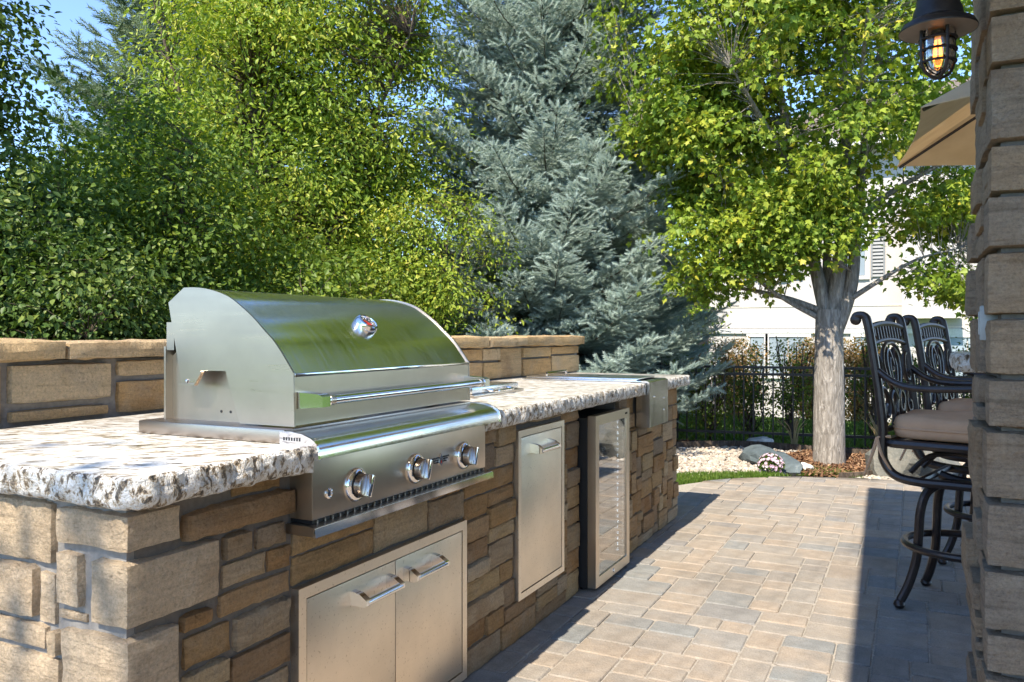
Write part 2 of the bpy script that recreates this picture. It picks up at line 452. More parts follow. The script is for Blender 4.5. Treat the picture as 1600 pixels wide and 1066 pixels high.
class MB:
    def __init__(s):
        s.v = []; s.f = []
    def add(s, vs_, fs_):
        k = len(s.v)
        s.v += [tuple(v) for v in vs_]
        s.f += [tuple(i + k for i in f) for f in fs_]
        return s
    def box(s, x0, x1, y0, y1, z0, z1, c=0.0):
        if c <= 0:
            vs_ = [(x, y, z) for x in (x0, x1) for y in (y0, y1) for z in (z0, z1)]
            return s.add(vs_, [(0, 1, 3, 2), (4, 6, 7, 5), (0, 4, 5, 1), (2, 3, 7, 6), (0, 2, 6, 4), (1, 5, 7, 3)])
        bm = bmesh.new()
        bmesh.ops.create_cube(bm, size=1)
        for v in bm.verts:
            v.co = Vector(((x0 + x1) / 2 + v.co.x * (x1 - x0), (y0 + y1) / 2 + v.co.y * (y1 - y0), (z0 + z1) / 2 + v.co.z * (z1 - z0)))
        bmesh.ops.bevel(bm, geom=bm.edges[:], offset=c, segments=2, affect='EDGES', profile=0.6)
        bm.verts.index_update()
        s.add([v.co[:] for v in bm.verts], [[v.index for v in f.verts] for f in bm.faces])
        bm.free()
        return s
    def tube(s, pts, r, n=8, cap=True, closed=False):
        pts = [Vector(p) for p in pts]
        m = len(pts)
        rs = r if isinstance(r, (list, tuple)) else [r] * m
        t0 = (pts[1] - pts[0]).normalized()
        up = Vector((0, 0, 1)) if abs(t0.z) < 0.9 else Vector((1, 0, 0))
        a = t0.cross(up).normalized(); b = a.cross(t0).normalized()
        k = len(s.v)
        for i, p in enumerate(pts):
            if closed:
                t = (pts[(i + 1) % m] - pts[i - 1]).normalized()
            else:
                t = (pts[min(i + 1, m - 1)] - pts[max(i - 1, 0)])
                t = t.normalized() if t.length > 1e-9 else t0
            a = (a - t * a.dot(t))
            a = a.normalized() if a.length > 1e-6 else t.orthogonal().normalized()
            b = t.cross(a)
            for j in range(n):
                an = 2 * math.pi * j / n
                s.v.append(tuple(p + (a * math.cos(an) + b * math.sin(an)) * rs[i]))
        segs = m if closed else m - 1
        for i in range(segs):
            i2 = (i + 1) % m
            for j in range(n):
                j2 = (j + 1) % n
                s.f.append((k + i * n + j, k + i * n + j2, k + i2 * n + j2, k + i2 * n + j))
        if cap and not closed:
            s.f.append(tuple(k + j for j in reversed(range(n))))
            s.f.append(tuple(k + (m - 1) * n + j for j in range(n)))
        return s
    def lathe(s, prof, c=(0, 0, 0), axis='z', n=24, mat=None):
        k = len(s.v)
        m = len(prof)
        mt = mat or Matrix.Identity(3)
        for (r, z) in prof:
            for j in range(n):
                an = 2 * math.pi * j / n
                p = Vector((r * math.cos(an), r * math.sin(an), z))
                if axis == 'x': p = Vector((p.z, p.x, p.y))
                if axis == 'y': p = Vector((p.y, p.z, p.x))
                p = mt @ p
                s.v.append((p.x + c[0], p.y + c[1], p.z + c[2]))
        for i in range(m - 1):
            for j in range(n):
                j2 = (j + 1) % n
                s.f.append((k + i * n + j, k + i * n + j2, k + (i + 1) * n + j2, k + (i + 1) * n + j))
        if prof[0][0] > 1e-5: s.f.append(tuple(k + j for j in reversed(range(n))))
        if prof[-1][0] > 1e-5: s.f.append(tuple(k + (m - 1) * n + j for j in range(n)))
        return s
    def prism_y(s, prof, y0, y1):
        n = len(prof)
        s.add([(x, y0, z) for x, z in prof] + [(x, y1, z) for x, z in prof],
              [tuple(range(n)), tuple(reversed(range(n, 2 * n)))] + [(i, i + n, (i + 1) % n + n, (i + 1) % n) for i in range(n)])
        return s
    def build(s, name, mat, parent=None, smooth=35):
        o = mesh_obj(name, s.v, s.f, mat, parent, smooth)
        bm = bmesh.new(); bm.from_mesh(o.data)
        bmesh.ops.recalc_face_normals(bm, faces=bm.faces[:])
        bm.to_mesh(o.data); bm.free()
        return o

def spline(pts, n=8):
    P = [Vector(p) for p in pts]
    out = []
    for i in range(len(P) - 1):
        p0 = P[max(i - 1, 0)]; p1 = P[i]; p2 = P[i + 1]; p3 = P[min(i + 2, len(P) - 1)]
        for k in range(n):
            t = k / n
            out.append(0.5 * ((2 * p1) + (p2 - p0) * t + (2 * p0 - 5 * p1 + 4 * p2 - p3) * t * t + (3 * p1 - p0 - 3 * p2 + p3) * t ** 3))
    out.append(P[-1])
    return out

_seed = [1]
def rock(name, lo, hi, parent, mat, cell=0.04, amp=0.006, rnd=0.009, pillow=0.006, smooth=32):
    """one rough-hewn block: lattice box with broken edges; built round its own centre"""
    _seed[0] += 1
    sd = Vector((_seed[0] * 3.17, _seed[0] * 1.71, _seed[0] * 0.37))
    lo = Vector(lo); hi = Vector(hi)
    c = (lo + hi) / 2; d = hi - lo
    n = [max(2, min(16, int(round(x / cell)))) for x in d]
    if d.x < .1: n[0] = min(n[0], 3)
    idx = {}; vs_ = []
    for i in range(n[0] + 1):
        for j in range(n[1] + 1):
            for k in range(n[2] + 1):
                e = (i in (0, n[0])) + (j in (0, n[1])) + (k in (0, n[2]))
                if e == 0: continue
                u = Vector((i / n[0] - .5, j / n[1] - .5, k / n[2] - .5))
                p = Vector((u.x * d.x, u.y * d.y, u.z * d.z))
                if e >= 2:
                    q = rnd * 0.6 * (0.25 + 0.9 * abs(mn.noise(p * 26 + sd)))
                    for a, (ii, nn) in enumerate(((i, n[0]), (j, n[1]), (k, n[2]))):
                        if ii in (0, nn): p[a] -= math.copysign(min(q, d[a] * .3), u[a])
                else:
                    for a, (ii, nn) in enumerate(((i, n[0]), (j, n[1]), (k, n[2]))):
                        if ii in (0, nn): p[a] += math.copysign(pillow * (0.35 + .9 * mn.noise(p * 13 + sd) + .7 * mn.noise(p * 37 + sd)), u[a])
                p += mn.noise_vector((p + sd) * 9) * amp * 0.45 + mn.noise_vector((p + sd) * 40) * amp * 0.35
                idx[(i, j, k)] = len(vs_)
                vs_.append(p)
    fs_ = []
    for (a, b, cc) in ((0, 1, 2), (1, 2, 0), (2, 0, 1)):
        for side in (0, n[cc]):
            for i in range(n[a]):
                for j in range(n[b]):
                    q = []
                    for (di, dj) in ((0, 0), (1, 0), (1, 1), (0, 1)):
                        ijk = [0, 0, 0]; ijk[a] = i + di; ijk[b] = j + dj; ijk[cc] = side
                        q.append(idx[tuple(ijk)])
                    fs_.append(tuple(q) if side else tuple(reversed(q)))
    o = mesh_obj(name, vs_, fs_, mat, parent, smooth)
    o.location = c
    return o

def pack(W, Hh, openings, wr, hr, u=0.03, seed=1):
    """random coursed ashlar: returns rectangles (x0,x1,z0,z1) covering W x Hh outside the openings"""
    r = random.Random(seed)
    nx, nz = int(round(W / u)), int(round(Hh / u))
    g = [[False] * nz for _ in range(nx)]
    for (a, b, c, d) in openings:
        for i in range(nx):
            for k in range(nz):
                if a < (i + .5) * u < b and c < (k + .5) * u < d:
                    g[i][k] = True
    out = []
    for k in range(nz):
        for i in range(nx):
            if g[i][k]: continue
            run = 0
            while i + run < nx and not g[i + run][k]: run += 1
            w = r.randint(int(wr[0] / u), int(wr[1] / u))
            if run - w < int(wr[0] / u): w = run if run <= wr[1] / u * 1.25 else run // 2
            w = min(w, run)
            h = r.randint(int(hr[0] / u), int(hr[1] / u))
            hh = 0
            while hh < h and k + hh < nz and all(not g[i + q][k + hh] for q in range(w)): hh += 1
            if nz - (k + hh) < int(hr[0] / u) and all(not g[i + q][kk] for q in range(w) for kk in range(k + hh, nz)): hh = nz - k
            for a in range(w):
                for b in range(hh): g[i + a][k + b] = True
            out.append((i * u, (i + w) * u, k * u, (k + hh) * u))
    return out

def fast_mesh(name, verts, faces_tpl, nverts_tpl, count, mat, parent=None, leaf=None, smooth=False):
    me = bpy.data.meshes.new(name)
    V = np.ascontiguousarray(verts, dtype=np.float32).reshape(-1, 3)
    me.vertices.add(len(V)); me.vertices.foreach_set('co', V.ravel())
    lt = np.array([len(f) for f in faces_tpl], dtype=np.int64)
    flat = np.array([i for f in faces_tpl for i in f], dtype=np.int64)
    loops = (flat[None, :] + (np.arange(count) * nverts_tpl)[:, None]).ravel().astype(np.int32)
    tot = np.tile(lt, count)
    start = np.concatenate(([0], np.cumsum(tot)[:-1])).astype(np.int32)
    me.loops.add(len(loops)); me.loops.foreach_set('vertex_index', loops)
    me.polygons.add(len(tot)); me.polygons.foreach_set('loop_start', start)
    me.polygons.foreach_set('use_smooth', np.full(len(tot), smooth))
    if leaf is not None:
        at = me.attributes.new('leaf', 'FLOAT', 'POINT')
        at.data.foreach_set('value', np.repeat(np.clip(leaf, 0, 1), nverts_tpl).astype(np.float32))
    me.update(calc_edges=True)
    me.validate()
    me.materials.append(mat)
    o = bpy.data.objects.new(name, me)
    return link(o, parent)

def unit(a):
    return a / np.maximum(np.linalg.norm(a, axis=1, keepdims=True), 1e-9)
def scatter(tpl, pos, axis, normal, size):
    """place template (k,3: x across, y along, z normal) at pos with leaf axis and normal"""
    y = unit(axis)
    z = unit(normal - y * (normal * y).sum(1, keepdims=True))
    x = np.cross(y, z)
    T = np.asarray(tpl, dtype=np.float64)
    s = size[:, None, None]
    P = (T[None, :, 0:1] * x[:, None, :] + T[None, :, 1:2] * y[:, None, :] + T[None, :, 2:3] * z[:, None, :]) * s
    return P + pos[:, None, :]

OVATE = ([(0, 0, 0), (.30, .30, .07), (.24, .66, .05), (0, 1, -.06), (-.24, .66, .05), (-.30, .30, .07)], [(0, 1, 2, 3), (0, 3, 4, 5)])
NARROW = ([(0, 0, 0), (.23, .32, .06), (.17, .68, .04), (0, 1, -.08), (-.17, .68, .04), (-.23, .32, .06)], [(0, 1, 2, 3), (0, 3, 4, 5)])
MAPLE = ([(0, 0, 0), (.36, .10, .03), (.30, .26, .05), (.58, .50, -.06), (.25, .54, .04), (0, 1.0, -.12), (-.25, .54, .04), (-.58, .50, -.06), (-.30, .26, .05), (-.36, .10, .03)],
         [(0, 1, 2, 3, 4, 5), (0, 5, 6, 7, 8, 9)])

def tree(name, label, base, trunk, limbs, blobs, n_cl, per, cl_r, leaf_size, tpl, leaf_mat, bark_mat, seed,
         gap=-0.12, trunk_r=0.08, cat='tree', group=None, hue=0.5, hue_var=0.2, twig=True, gscale=1.1, squash=0.6, shell=0.45):
    r = np.random.default_rng(seed)
    root = empty(name, base, 0, label, cat, group)
    b = np.array(base)
    tm = MB()
    tp = spline([Vector(p) for p in trunk], 5)
    m = len(tp)
    tm.tube(tp, [trunk_r * (1.0 + 0.38 * math.exp(-i * 2.2)) * (1 - 0.25 * i / m) for i in range(m)], 14)
    nodes = [(np.array(p), trunk_r * .4) for p in tp[m // 2:]]
    for (pts, r0) in limbs:
        sp = spline([Vector(p) for p in pts], 6)
        k = len(sp)
        tm.tube(sp, [max(0.006, r0 * (1 - 0.85 * i / (k - 1))) for i in range(k)], 8)
        nodes += [(np.array(p), max(0.005, r0 * .35 * (1 - 0.8 * i / k))) for i, p in enumerate(sp) if i > k // 4]
    tm.build('trunk', bark_mat, root, 60)
    # leaf clumps spread through the crown volume
    C = []; wts = np.array([bl[2] if len(bl) > 2 else bl[1][0] * bl[1][1] * bl[1][2] for bl in blobs], float)
    wts /= wts.sum()
    tries = 0
    while len(C) < n_cl and tries < n_cl * 30:
        tries += 1
        bl = blobs[r.choice(len(blobs), p=wts)]
        v = r.normal(size=3); v /= np.linalg.norm(v)
        rad = r.random() ** shell
        p = np.array(bl[0]) + v * rad * np.array(bl[1])
        if p[2] < 0.08: continue
        if mn.noise(Vector(p) * gscale + Vector((seed, seed * .7, 0))) < gap: continue
        C.append(p)
    C = np.array(C)
    if twig:
        N = np.array([q[0] for q in nodes]); NR = [q[1] for q in nodes]
        tw = MB()
        for p in C:
            d = np.linalg.norm(N - p, axis=1) + np.maximum(0, N[:, 2] - p[2] + .1) * 0.8
            k = int(d.argmin())
            a = N[k]
            mid = (a + p) / 2 + np.array([0, 0, .05]) + r.normal(size=3) * .05 * np.linalg.norm(p - a)
            rr = min(0.012, NR[k] * .7)
            tw.tube([a, mid, p], [rr, rr * .7, .002], 4, cap=False)
        tw.build('branches', bark_mat, root, 60)['kind'] = 'stuff'
    n = len(C) * per
    ci = np.repeat(np.arange(len(C)), per)
    off = r.normal(size=(n, 3)) * cl_r * np.array([1, 1, squash])
    P = C[ci] + off
    cen = np.mean(C, axis=0)
    outw = unit(P - cen)
    P[:, 2] = np.maximum(P[:, 2], 0.03)
    nor = unit(outw * .45 + np.array([0, 0, .75]) + r.normal(size=(n, 3)) * .5)
    ax = unit(unit(off) * .8 + r.normal(size=(n, 3)) * .5 + np.array([0, 0, -.45]))
    S = leaf_size * r.uniform(.45, 1.3, n)
    V = scatter(tpl[0], P, ax, nor, S)
    clh = r.normal(size=len(C)) * hue_var
    hue_a = hue + clh[ci] + r.normal(size=n) * .13
    fast_mesh('crown', V, tpl[1], len(tpl[0]), n, leaf_mat, root, hue_a)
    return root

# ================================================================== SETTING
# ------------------------------------------------------------------ terrain
def terrain():
    xs = np.concatenate((np.linspace(-160, -14, 14), np.linspace(-12, 14, 27), np.linspace(16, 160, 14)))
    ys = np.concatenate((np.linspace(-80, -6, 10), np.linspace(-5, 9.4, 16), np.linspace(9.8, 26, 18), np.linspace(30, 260, 14)))
    vs_ = []
    for y in ys:
        for x in xs:
            z = -0.06
            if y > 9.6:
                z -= 0.9 * min(1, (y - 9.6) / 10.0) ** 1.0
            vs_.append((x, y, z + 0.03 * mn.noise(Vector((x * .3, y * .3, 0))) * (y > 10)))
    nx = len(xs)
    fs_ = [(j * nx + i, j * nx + i + 1, (j + 1) * nx + i + 1, (j + 1) * nx + i) for j in range(len(ys) - 1) for i in range(nx - 1)]
    return tag(mesh_obj('ground', vs_, fs_, M['lawn'], None, 80), 'green lawn running down beyond the iron fence', None, None, 'structure')
terrain()
def sheet(name, poly, z, mat, label):
    o = mesh_obj(name, [(x, y, z) for x, y in poly], [tuple(range(len(poly)))], mat, None, None)
    tag(o, label, None, None, 'structure')
    return o
sheet('planting_bed', [(-9, -2), (-2.45, -2), (-2.45, 5.2), (-2.1, 6.0), (-2.1, 6.6), (4, 6.6), (4, 10.2), (-2.4, 9.75), (-9, 8.2)], -0.045, M['soil'], 'dark soil of the planting beds behind the island')
sheet('gravel_bed', [(-3.3, 6.2), (-1.6, 6.2), (-1.2, 6.9), (3.0, 6.9), (3.0, 9.6), (-.6, 9.45), (-1.9, 9.25), (-2.6, 8.6), (-3.3, 7.6)], -0.035, M['gravel_ground'], 'pale gravel bed beyond the patio')

# ------------------------------------------------------------------ patio of separate pavers
CX, CY, CR = -0.10, 5.75, 1.85
def inside(x, y):
    if y > CY and x < CX:
        return (x - CX) ** 2 + (y - CY) ** 2 < CR * CR
    return y < CY + CR
patio = empty('patio', (0, 0, 0))
tag(patio, 'patio of mixed tan and grey concrete pavers', None, None, 'structure')
pts = [(-3.0, -3.0), (4.5, -3.0), (4.5, CY + CR - .01), (CX, CY + CR - .01)]
pts += [(CX - (CR - .01) * math.sin(a), CY + (CR - .01) * math.cos(a)) for a in np.linspace(0, math.pi / 2, 24)]
pts += [(CX - CR + .01, 5.6), (-3.0, 5.6)]
mesh_obj('joint_sand', [(x, y, -0.007) for x, y in pts], [tuple(range(len(pts)))], M['sand'], patio, None)
pav_cache = {}
def paver_mesh(w, l, var):
    key = (w, l, var)
    if key not in pav_cache:
        r = random.Random(hash(key) & 0xffff)
        g, ch = 0.003, 0.0045
        a, b = w / 2 - g, l / 2 - g
        k = 0.009
        def ring(ins, z, j):
            q = []
            for sx, sy in ((-1, -1), (1, -1), (1, 1), (-1, 1)):
                ex, ey = sx * (a - ins), sy * (b - ins)
                p1 = (ex - sx * k, ey); p2 = (ex, ey - sy * k)
                q += [p1, p2] if sx * sy < 0 else [p2, p1]
            return [(x + r.uniform(-j, j), y + r.uniform(-j, j), z + r.uniform(-j, j) * .3) for x, y in q]
        vs_ = ring(0, -0.05, 0) + ring(0, -ch, .0012) + ring(ch, 0, .0018)
        fs_ = [tuple(range(16, 24))]
        for lv in (0, 8):
            fs_ += [(lv + i, lv + (i + 1) % 8, lv + 8 + (i + 1) % 8, lv + 8 + i) for i in range(8)]
        me = bpy.data.meshes.new('paver')
        me.from_pydata(vs_, [], fs_)
        bm = bmesh.new(); bm.from_mesh(me); bmesh.ops.recalc_face_normals(bm, faces=bm.faces[:]); bm.to_mesh(me); bm.free()
        me.polygons.foreach_set('use_smooth', [True] * len(me.polygons))
        me.set_sharp_from_angle(angle=R(15))
        me.materials.append(M['paver'])
        pav_cache[key] = me
    return pav_cache[key]
U = 0.066
def lay_pavers():
    x0, y0 = -1.60, 1.2
    nx, ny = int(2.75 / U), int(6.5 / U)
    g = np.zeros((nx, ny), bool)
    r = random.Random(21)
    sizes = [(4, 3)] * 5 + [(3, 3)] * 5 + [(3, 2)] * 5 + [(2, 2)] * 2 + [(2, 3)] * 2 + [(3, 4)] * 2 + [(4, 2)] * 1
    lst = []
    for j in range(ny):
        for i in range(nx):
            if g[i, j]: continue
            r.shuffle(sizes)
            placed = None
            for (w, l) in sizes + [(2, 1), (1, 2), (1, 1)]:
                if i + w <= nx and j + l <= ny and not g[i:i + w, j:j + l].any():
                    # avoid leaving one-cell slivers
                    if i + w < nx and not g[i + w, j] and (i + w + 1 >= nx or g[i + w + 1, j]) and w > 1: continue
                    placed = (w, l); break
            w, l = placed or (1, 1)
            g[i:i + w, j:j + l] = True
            lst.append((x0 + i * U, y0 + j * U, w * U, l * U))
    shown, rest = [], []
    for (x, y, w, l) in lst:
        cx, cy = x + w / 2, y + l / 2
        cs = [inside(px, py) for px, py in ((x, y), (x + w, y), (x, y + l), (x + w, y + l))]
        if not any(cs): continue
        d = 0.4425 * -cx + 0.8968 * cy
        rr = 0.8968 * cx + 0.4425 * cy
        px = 800 + 1277 * rr / d; py = 520 + 1277 * H / d
        vis = 740 < px < 1560 and py < 1110 and not (cx < -1.47 and cy < 5.4)
        (shown if vis else rest).append((x, y, w, l, all(cs)))
    shown.sort(key=lambda q: q[1])
    print('pavers in view', len(shown))
    rest += shown[330:]; shown = shown[:330]
    for (x, y, w, l, full) in shown:
        cx, cy = x + w / 2, y + l / 2
        me = paver_mesh(round(w, 3), round(l, 3), r.randint(0, 3))
        if not full:
            me = me.copy()
            bm = bmesh.new(); bm.from_mesh(me)
            if cx < CX:
                a = Vector((cx - CX, cy - CY, 0)).normalized()
                pt = Vector((CX, CY, 0)) + a * CR - Vector((cx, cy, 0))
            else:
                a = Vector((0, 1, 0)); pt = Vector((0, CY + CR - cy, 0))
            res = bmesh.ops.bisect_plane(bm, geom=bm.verts[:] + bm.edges[:] + bm.faces[:], plane_co=pt, plane_no=a, clear_outer=True)
            ed = [e for e in res['geom_cut'] if isinstance(e, bmesh.types.BMEdge)]
            if not bm.faces:
                bm.free(); continue
            try: bmesh.ops.contextual_create(bm, geom=ed)
            except Exception: pass
            bm.to_mesh(me); bm.free()
        o = bpy.data.objects.new('paver', me)
        o.location = (cx, cy, r.uniform(-.004, .002))
        o.rotation_euler = (r.uniform(-.011, .011), r.uniform(-.011, .011), r.uniform(-.012, .012))
        link(o, patio)
    # pavers the photograph does not show, behind the camera and under the roof
    mb = MB()
    for (x, y, w, l, full) in rest:
        if full: mb.box(x + .004, x + w - .004, y + .004, y + l - .004, -.05, r.uniform(-.003, .0))
    for i in range(24):
        for j in range(44):
            mb.box(1.152 + i * .14 + .004, 1.152 + i * .14 + .136, -2.9 + j * .235 + .004, -2.9 + j * .235 + .231, -.05, -.001)
    for i in range(19):
        for j in range(17):
            mb.box(-1.60 + i * .14 + .004, -1.60 + i * .14 + .136, -2.9 + j * .235 + .004, -2.9 + j * .235 + .231, -.05, -.001)
    o = mb.build('paver_field', M['paver'], patio, None)
    o['kind'] = 'stuff'
    return len(shown)
print('pavers', lay_pavers())

# ================================================================== KITCHEN ISLAND
XF, YL, YE = -1.436, 1.145, 5.43
GT, GB = 0.953, 0.885
island = empty('kitchen_island', (-1.9, 3.3, 0), 0, 'long outdoor kitchen island of rough tan stone with granite top', 'kitchen island')
def under(o):                       # keep world coordinates while parented to the island
    o.location = Vector(o.location) - Vector(island.location)
    return o
def ipart(mb, name, mat, smooth=35):
    o = mb.build(name, mat, island, smooth)
    return under(o)
FR = (3.635, 4.19)                   # fridge bay
ipart(MB().box(-2.40, XF - .015, YL + .03, FR[0], 0, GB).box(-2.40, XF - .015, FR[1], YE - .03, 0, GB).box(-2.40, -2.06, FR[0], FR[1], 0, GB)
      .box(-2.06, XF - .015, FR[0], FR[1], .87, GB), 'mortar_core', M['shaded_mortar'])
ipart(MB().box(-2.40, XF - .017, YL + .010, YL + .029, 0, GB), 'mortar_face', M['mortar'])
def istone(x0, x1, y0, y1, z0, z1, mat='stone', **kw):
    g = .005
    o = rock('stone', (x0, y0 + g, z0 + g), (x1, y1 - g, z1 - g), island, M[mat], **kw)
    return under(o)
# end face stones (towards the camera): X0,X1,Z0,Z1
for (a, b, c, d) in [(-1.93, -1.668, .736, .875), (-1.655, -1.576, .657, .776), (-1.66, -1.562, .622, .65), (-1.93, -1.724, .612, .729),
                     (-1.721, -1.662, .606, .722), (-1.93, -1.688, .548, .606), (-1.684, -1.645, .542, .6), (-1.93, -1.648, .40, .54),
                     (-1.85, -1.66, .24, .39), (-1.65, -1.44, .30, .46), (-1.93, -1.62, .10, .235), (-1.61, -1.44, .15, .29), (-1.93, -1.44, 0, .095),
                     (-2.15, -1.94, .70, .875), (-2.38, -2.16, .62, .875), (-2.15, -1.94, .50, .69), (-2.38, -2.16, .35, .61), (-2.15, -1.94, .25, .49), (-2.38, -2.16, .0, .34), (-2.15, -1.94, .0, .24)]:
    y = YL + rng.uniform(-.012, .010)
    o = rock('stone', (a + .004, y, c + .004), (b - .004, YL + .06, d - .004), island, M['sunlit_stone'], cell=.02, amp=.005, rnd=.006)
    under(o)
# quoins shared by both faces: X0, Y1, Z0, Z1
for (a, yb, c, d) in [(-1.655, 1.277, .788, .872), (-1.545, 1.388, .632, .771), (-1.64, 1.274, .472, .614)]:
    o = rock('quoin', (a + .005, YL - .008, c + .005), (XF + .008, yb - .005, d - .005), island, M['sunlit_stone'], cell=.022, amp=.006, rnd=.006)
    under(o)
def fstone(y0, y1, z0, z1, mat='stone', far=False):
    pro = rng.uniform(-.008, .010)
    g = .0025
    o = rock('stone', (XF - .055, y0 + g, z0 + g), (XF + pro, y1 - g, z1 - g), island, M[mat], cell=.04 if far else .022,
             amp=.006, rnd=.008, pillow=.009)
    under(o)
for q in [(1.29, 1.643, .776, .842), (1.436, 1.60, .846, .880), (1.406, 1.493, .706, .765), (1.51, 1.62, .704, .764), (1.403, 1.548, .64, .70),
          (1.552, 1.64, .638, .698), (1.394, 1.632, .575, .634), (1.282, 1.371, .578, .618), (1.29, 1.433, .492, .568), (1.44, 1.632, .482, .566),
          (1.29, 1.424, .425, .485), (1.43, 1.632, .395, .474), (1.15, 1.28, .30, .465), (1.29, 1.45, .33, .418), (1.46, 1.632, .29, .388), (1.15, 1.40, .15, .29),
          (1.41, 1.632, .16, .284), (1.15, 1.632, .0, .145)]:
    fstone(*q)
Y0 = 1.64
ops = [(1.55 - Y0, 2.59 - Y0, .725, 1.0), (1.62 - Y0, 2.535 - Y0, .0, .585), (2.94 - Y0, 3.43 - Y0, .155, .855), (FR[0] - Y0, FR[1] - Y0, 0, 1.0), (4.49 - Y0, 4.90 - Y0, .70, 1.0)]
for (a, b, c, d) in pack(YE - Y0, .88, ops, (.11, .36), (.06, .135), .02, 5):
    fstone(Y0 + a, Y0 + b, c, d, 'stone', a > 1.9)
# far end stones
for (a, b, c, d) in pack(.93, .88, [], (.12, .3), (.08, .16), .04, 9):
    o = rock('stone', (-2.37 + a + .005, YE - .06, c + .005), (-2.37 + b - .005, YE + rng.uniform(-.012, .01), d - .005), island, M['stone'], cell=.06)
    under(o)

# granite slabs with chiselled edges
def slab(x0, x1, y0, y1, edges, corner=0.0, name='countertop', parent=None, z0=GB, z1=GT):
    """polished top face plus a rough broken edge; edges: which of n,s,e,w are chiselled"""
    path = []; step = .012
    def seg(a, b, e):
        L = math.hypot(b[0] - a[0], b[1] - a[1]); n = max(1, int(L / step))
        for i in range(n):
            path.append((a[0] + (b[0] - a[0]) * i / n, a[1] + (b[1] - a[1]) * i / n, e))
    c = corner
    if c:
        seg((x0, y0), (x1 - c, y0), 's' in edges)
        for i in range(8):
            an = -math.pi / 2 + (math.pi / 2) * i / 8
            path.append((x1 - c + c * math.cos(an), y0 + c + c * math.sin(an), True))
        seg((x1, y0 + c), (x1, y1), 'e' in edges)
    else:
        seg((x0, y0), (x1, y0), 's' in edges); seg((x1, y0), (x1, y1), 'e' in edges)
    seg((x1, y1), (x0, y1), 'n' in edges); seg((x0, y1), (x0, y0), 'w' in edges)
    n = len(path)
    cxm, cym = (x0 + x1) / 2, (y0 + y1) / 2
    levels = [(1.0, 0.004), (.90, .001), (.66, 0.0), (.46, -.002), (.26, .001), (.08, .006), (0.0, .012)]
    vs_ = []
    for (t, ins) in levels:
        for i, (x, y, e) in enumerate(path):
            px, py, _ = path[i - 1]; qx, qy, _ = path[(i + 1) % n]
            tx, ty = qx - px, qy - py
            L = math.hypot(tx, ty) or 1
            nx_, ny_ = ty / L, -tx / L
            z = z0 + (z1 - z0) * t
            if e:
                q = ins
                v = Vector((x, y, z))
                q += .010 * mn.noise(v * 24) + .007 * mn.noise(v * 62 + Vector((3, 1, 7))) + (.005 if t in (0., 1.) else 0)
                zz = z + (0 if t == 1.0 else .004 * mn.noise(v * 40 + Vector((9, 2, 3))))
            else:
                q = .001 if t < 1 else .002; zz = z
            vs_.append((x - nx_ * q, y - ny_ * q, zz))
    fs_ = []
    for l in range(len(levels) - 1):
        for i in range(n):
            j = (i + 1) % n
            fs_.append((l * n + i, (l + 1) * n + i, (l + 1) * n + j, l * n + j))
    top = mesh_obj(name, vs_, [tuple(range(n)), tuple(reversed(range((len(levels) - 1) * n, len(levels) * n)))] + fs_, M['granite'], parent or island, 60)
    top.data.materials.append(M['granite_edge'])
    for p in top.data.polygons:
        if p.index >= 2: p.material_index = 1
    if parent is None: under(top)
    return top
GE = -1.368
slab(-2.44, GE, 1.105, 1.638, 'se', .045)
slab(-2.44, -2.02, 1.6392, 2.58, '')
slab(-2.44, GE, 2.5812, 4.485, 'e')
slab(-2.44, -1.46, 4.4862, 4.905, '')
slab(-2.44, GE, 4.9062, 5.52, 'en')

# raised back wall, at a slight angle to the counter
bw = MB().box(-.17, -.022, 0, 4.5, .0, 1.15).build('back_wall_core', M['mortar'], island)
ANG = -math.atan2(.34, 4.5)
def bplace(o):
    m = Matrix.Translation(Vector((-2.545, 1.1, 0)) - Vector(island.location)) @ Matrix.Rotation(ANG, 4, 'Z') @ Matrix.Translation(o.location)
    o.matrix_basis = m
    return o
bplace(bw)
# the stretch left of the grill, stone by stone (along, along, z, z)
back = [(.0, .42, .955, 1.06), (.0, .42, 1.07, 1.145), (.43, .46, .955, 1.145), (.475, .82, 1.012, 1.143), (.475, .81, .955, 1.0), (.84, 1.2, .955, 1.075), (.84, 1.2, 1.083, 1.148)]
x = 1.21
r_ = random.Random(3)
while x < 4.47:
    w = min(r_.uniform(.2, .42), 4.49 - x)
    if 4.49 - x - w < .12: w = 4.49 - x
    if r_.random() < .3:
        back.append((x, x + w, .955, 1.148))
    else:
        s_ = r_.uniform(1.03, 1.09)
        back += [(x, x + w, .955, s_), (x, x + w, s_, 1.148)]
    x += w
for (a, b, c, d) in back:
    g = .006
    bplace(rock('stone', (-.05, a + g, c + g), (r_.uniform(-.004, .008), b - g, d - g), island, M['wall_stone'], cell=.05, amp=.004, rnd=.007, pillow=.004))
x = -.02
while x < 4.5:
    w = r_.uniform(.45, .75)
    if 4.53 - x - w < .3: w = 4.53 - x
    bplace(rock('cap_stone', (-.21, x + .004, 1.153), (.038 + r_.uniform(-.008, .012), x + w - .004, 1.213 + r_.uniform(-.004, .004)), island, M['wall_stone'], cell=.035, amp=.009, rnd=.012, pillow=.006))
    x += w
# back of the wall
for (a, b, c, d) in pack(4.5, 1.14, [], (.2, .45), (.1, .2), .06, 17):
    bplace(rock('stone', (-.20, a + .006, c + .006), (-.15, b - .006, d - .006), island, M['wall_stone'], cell=.12))

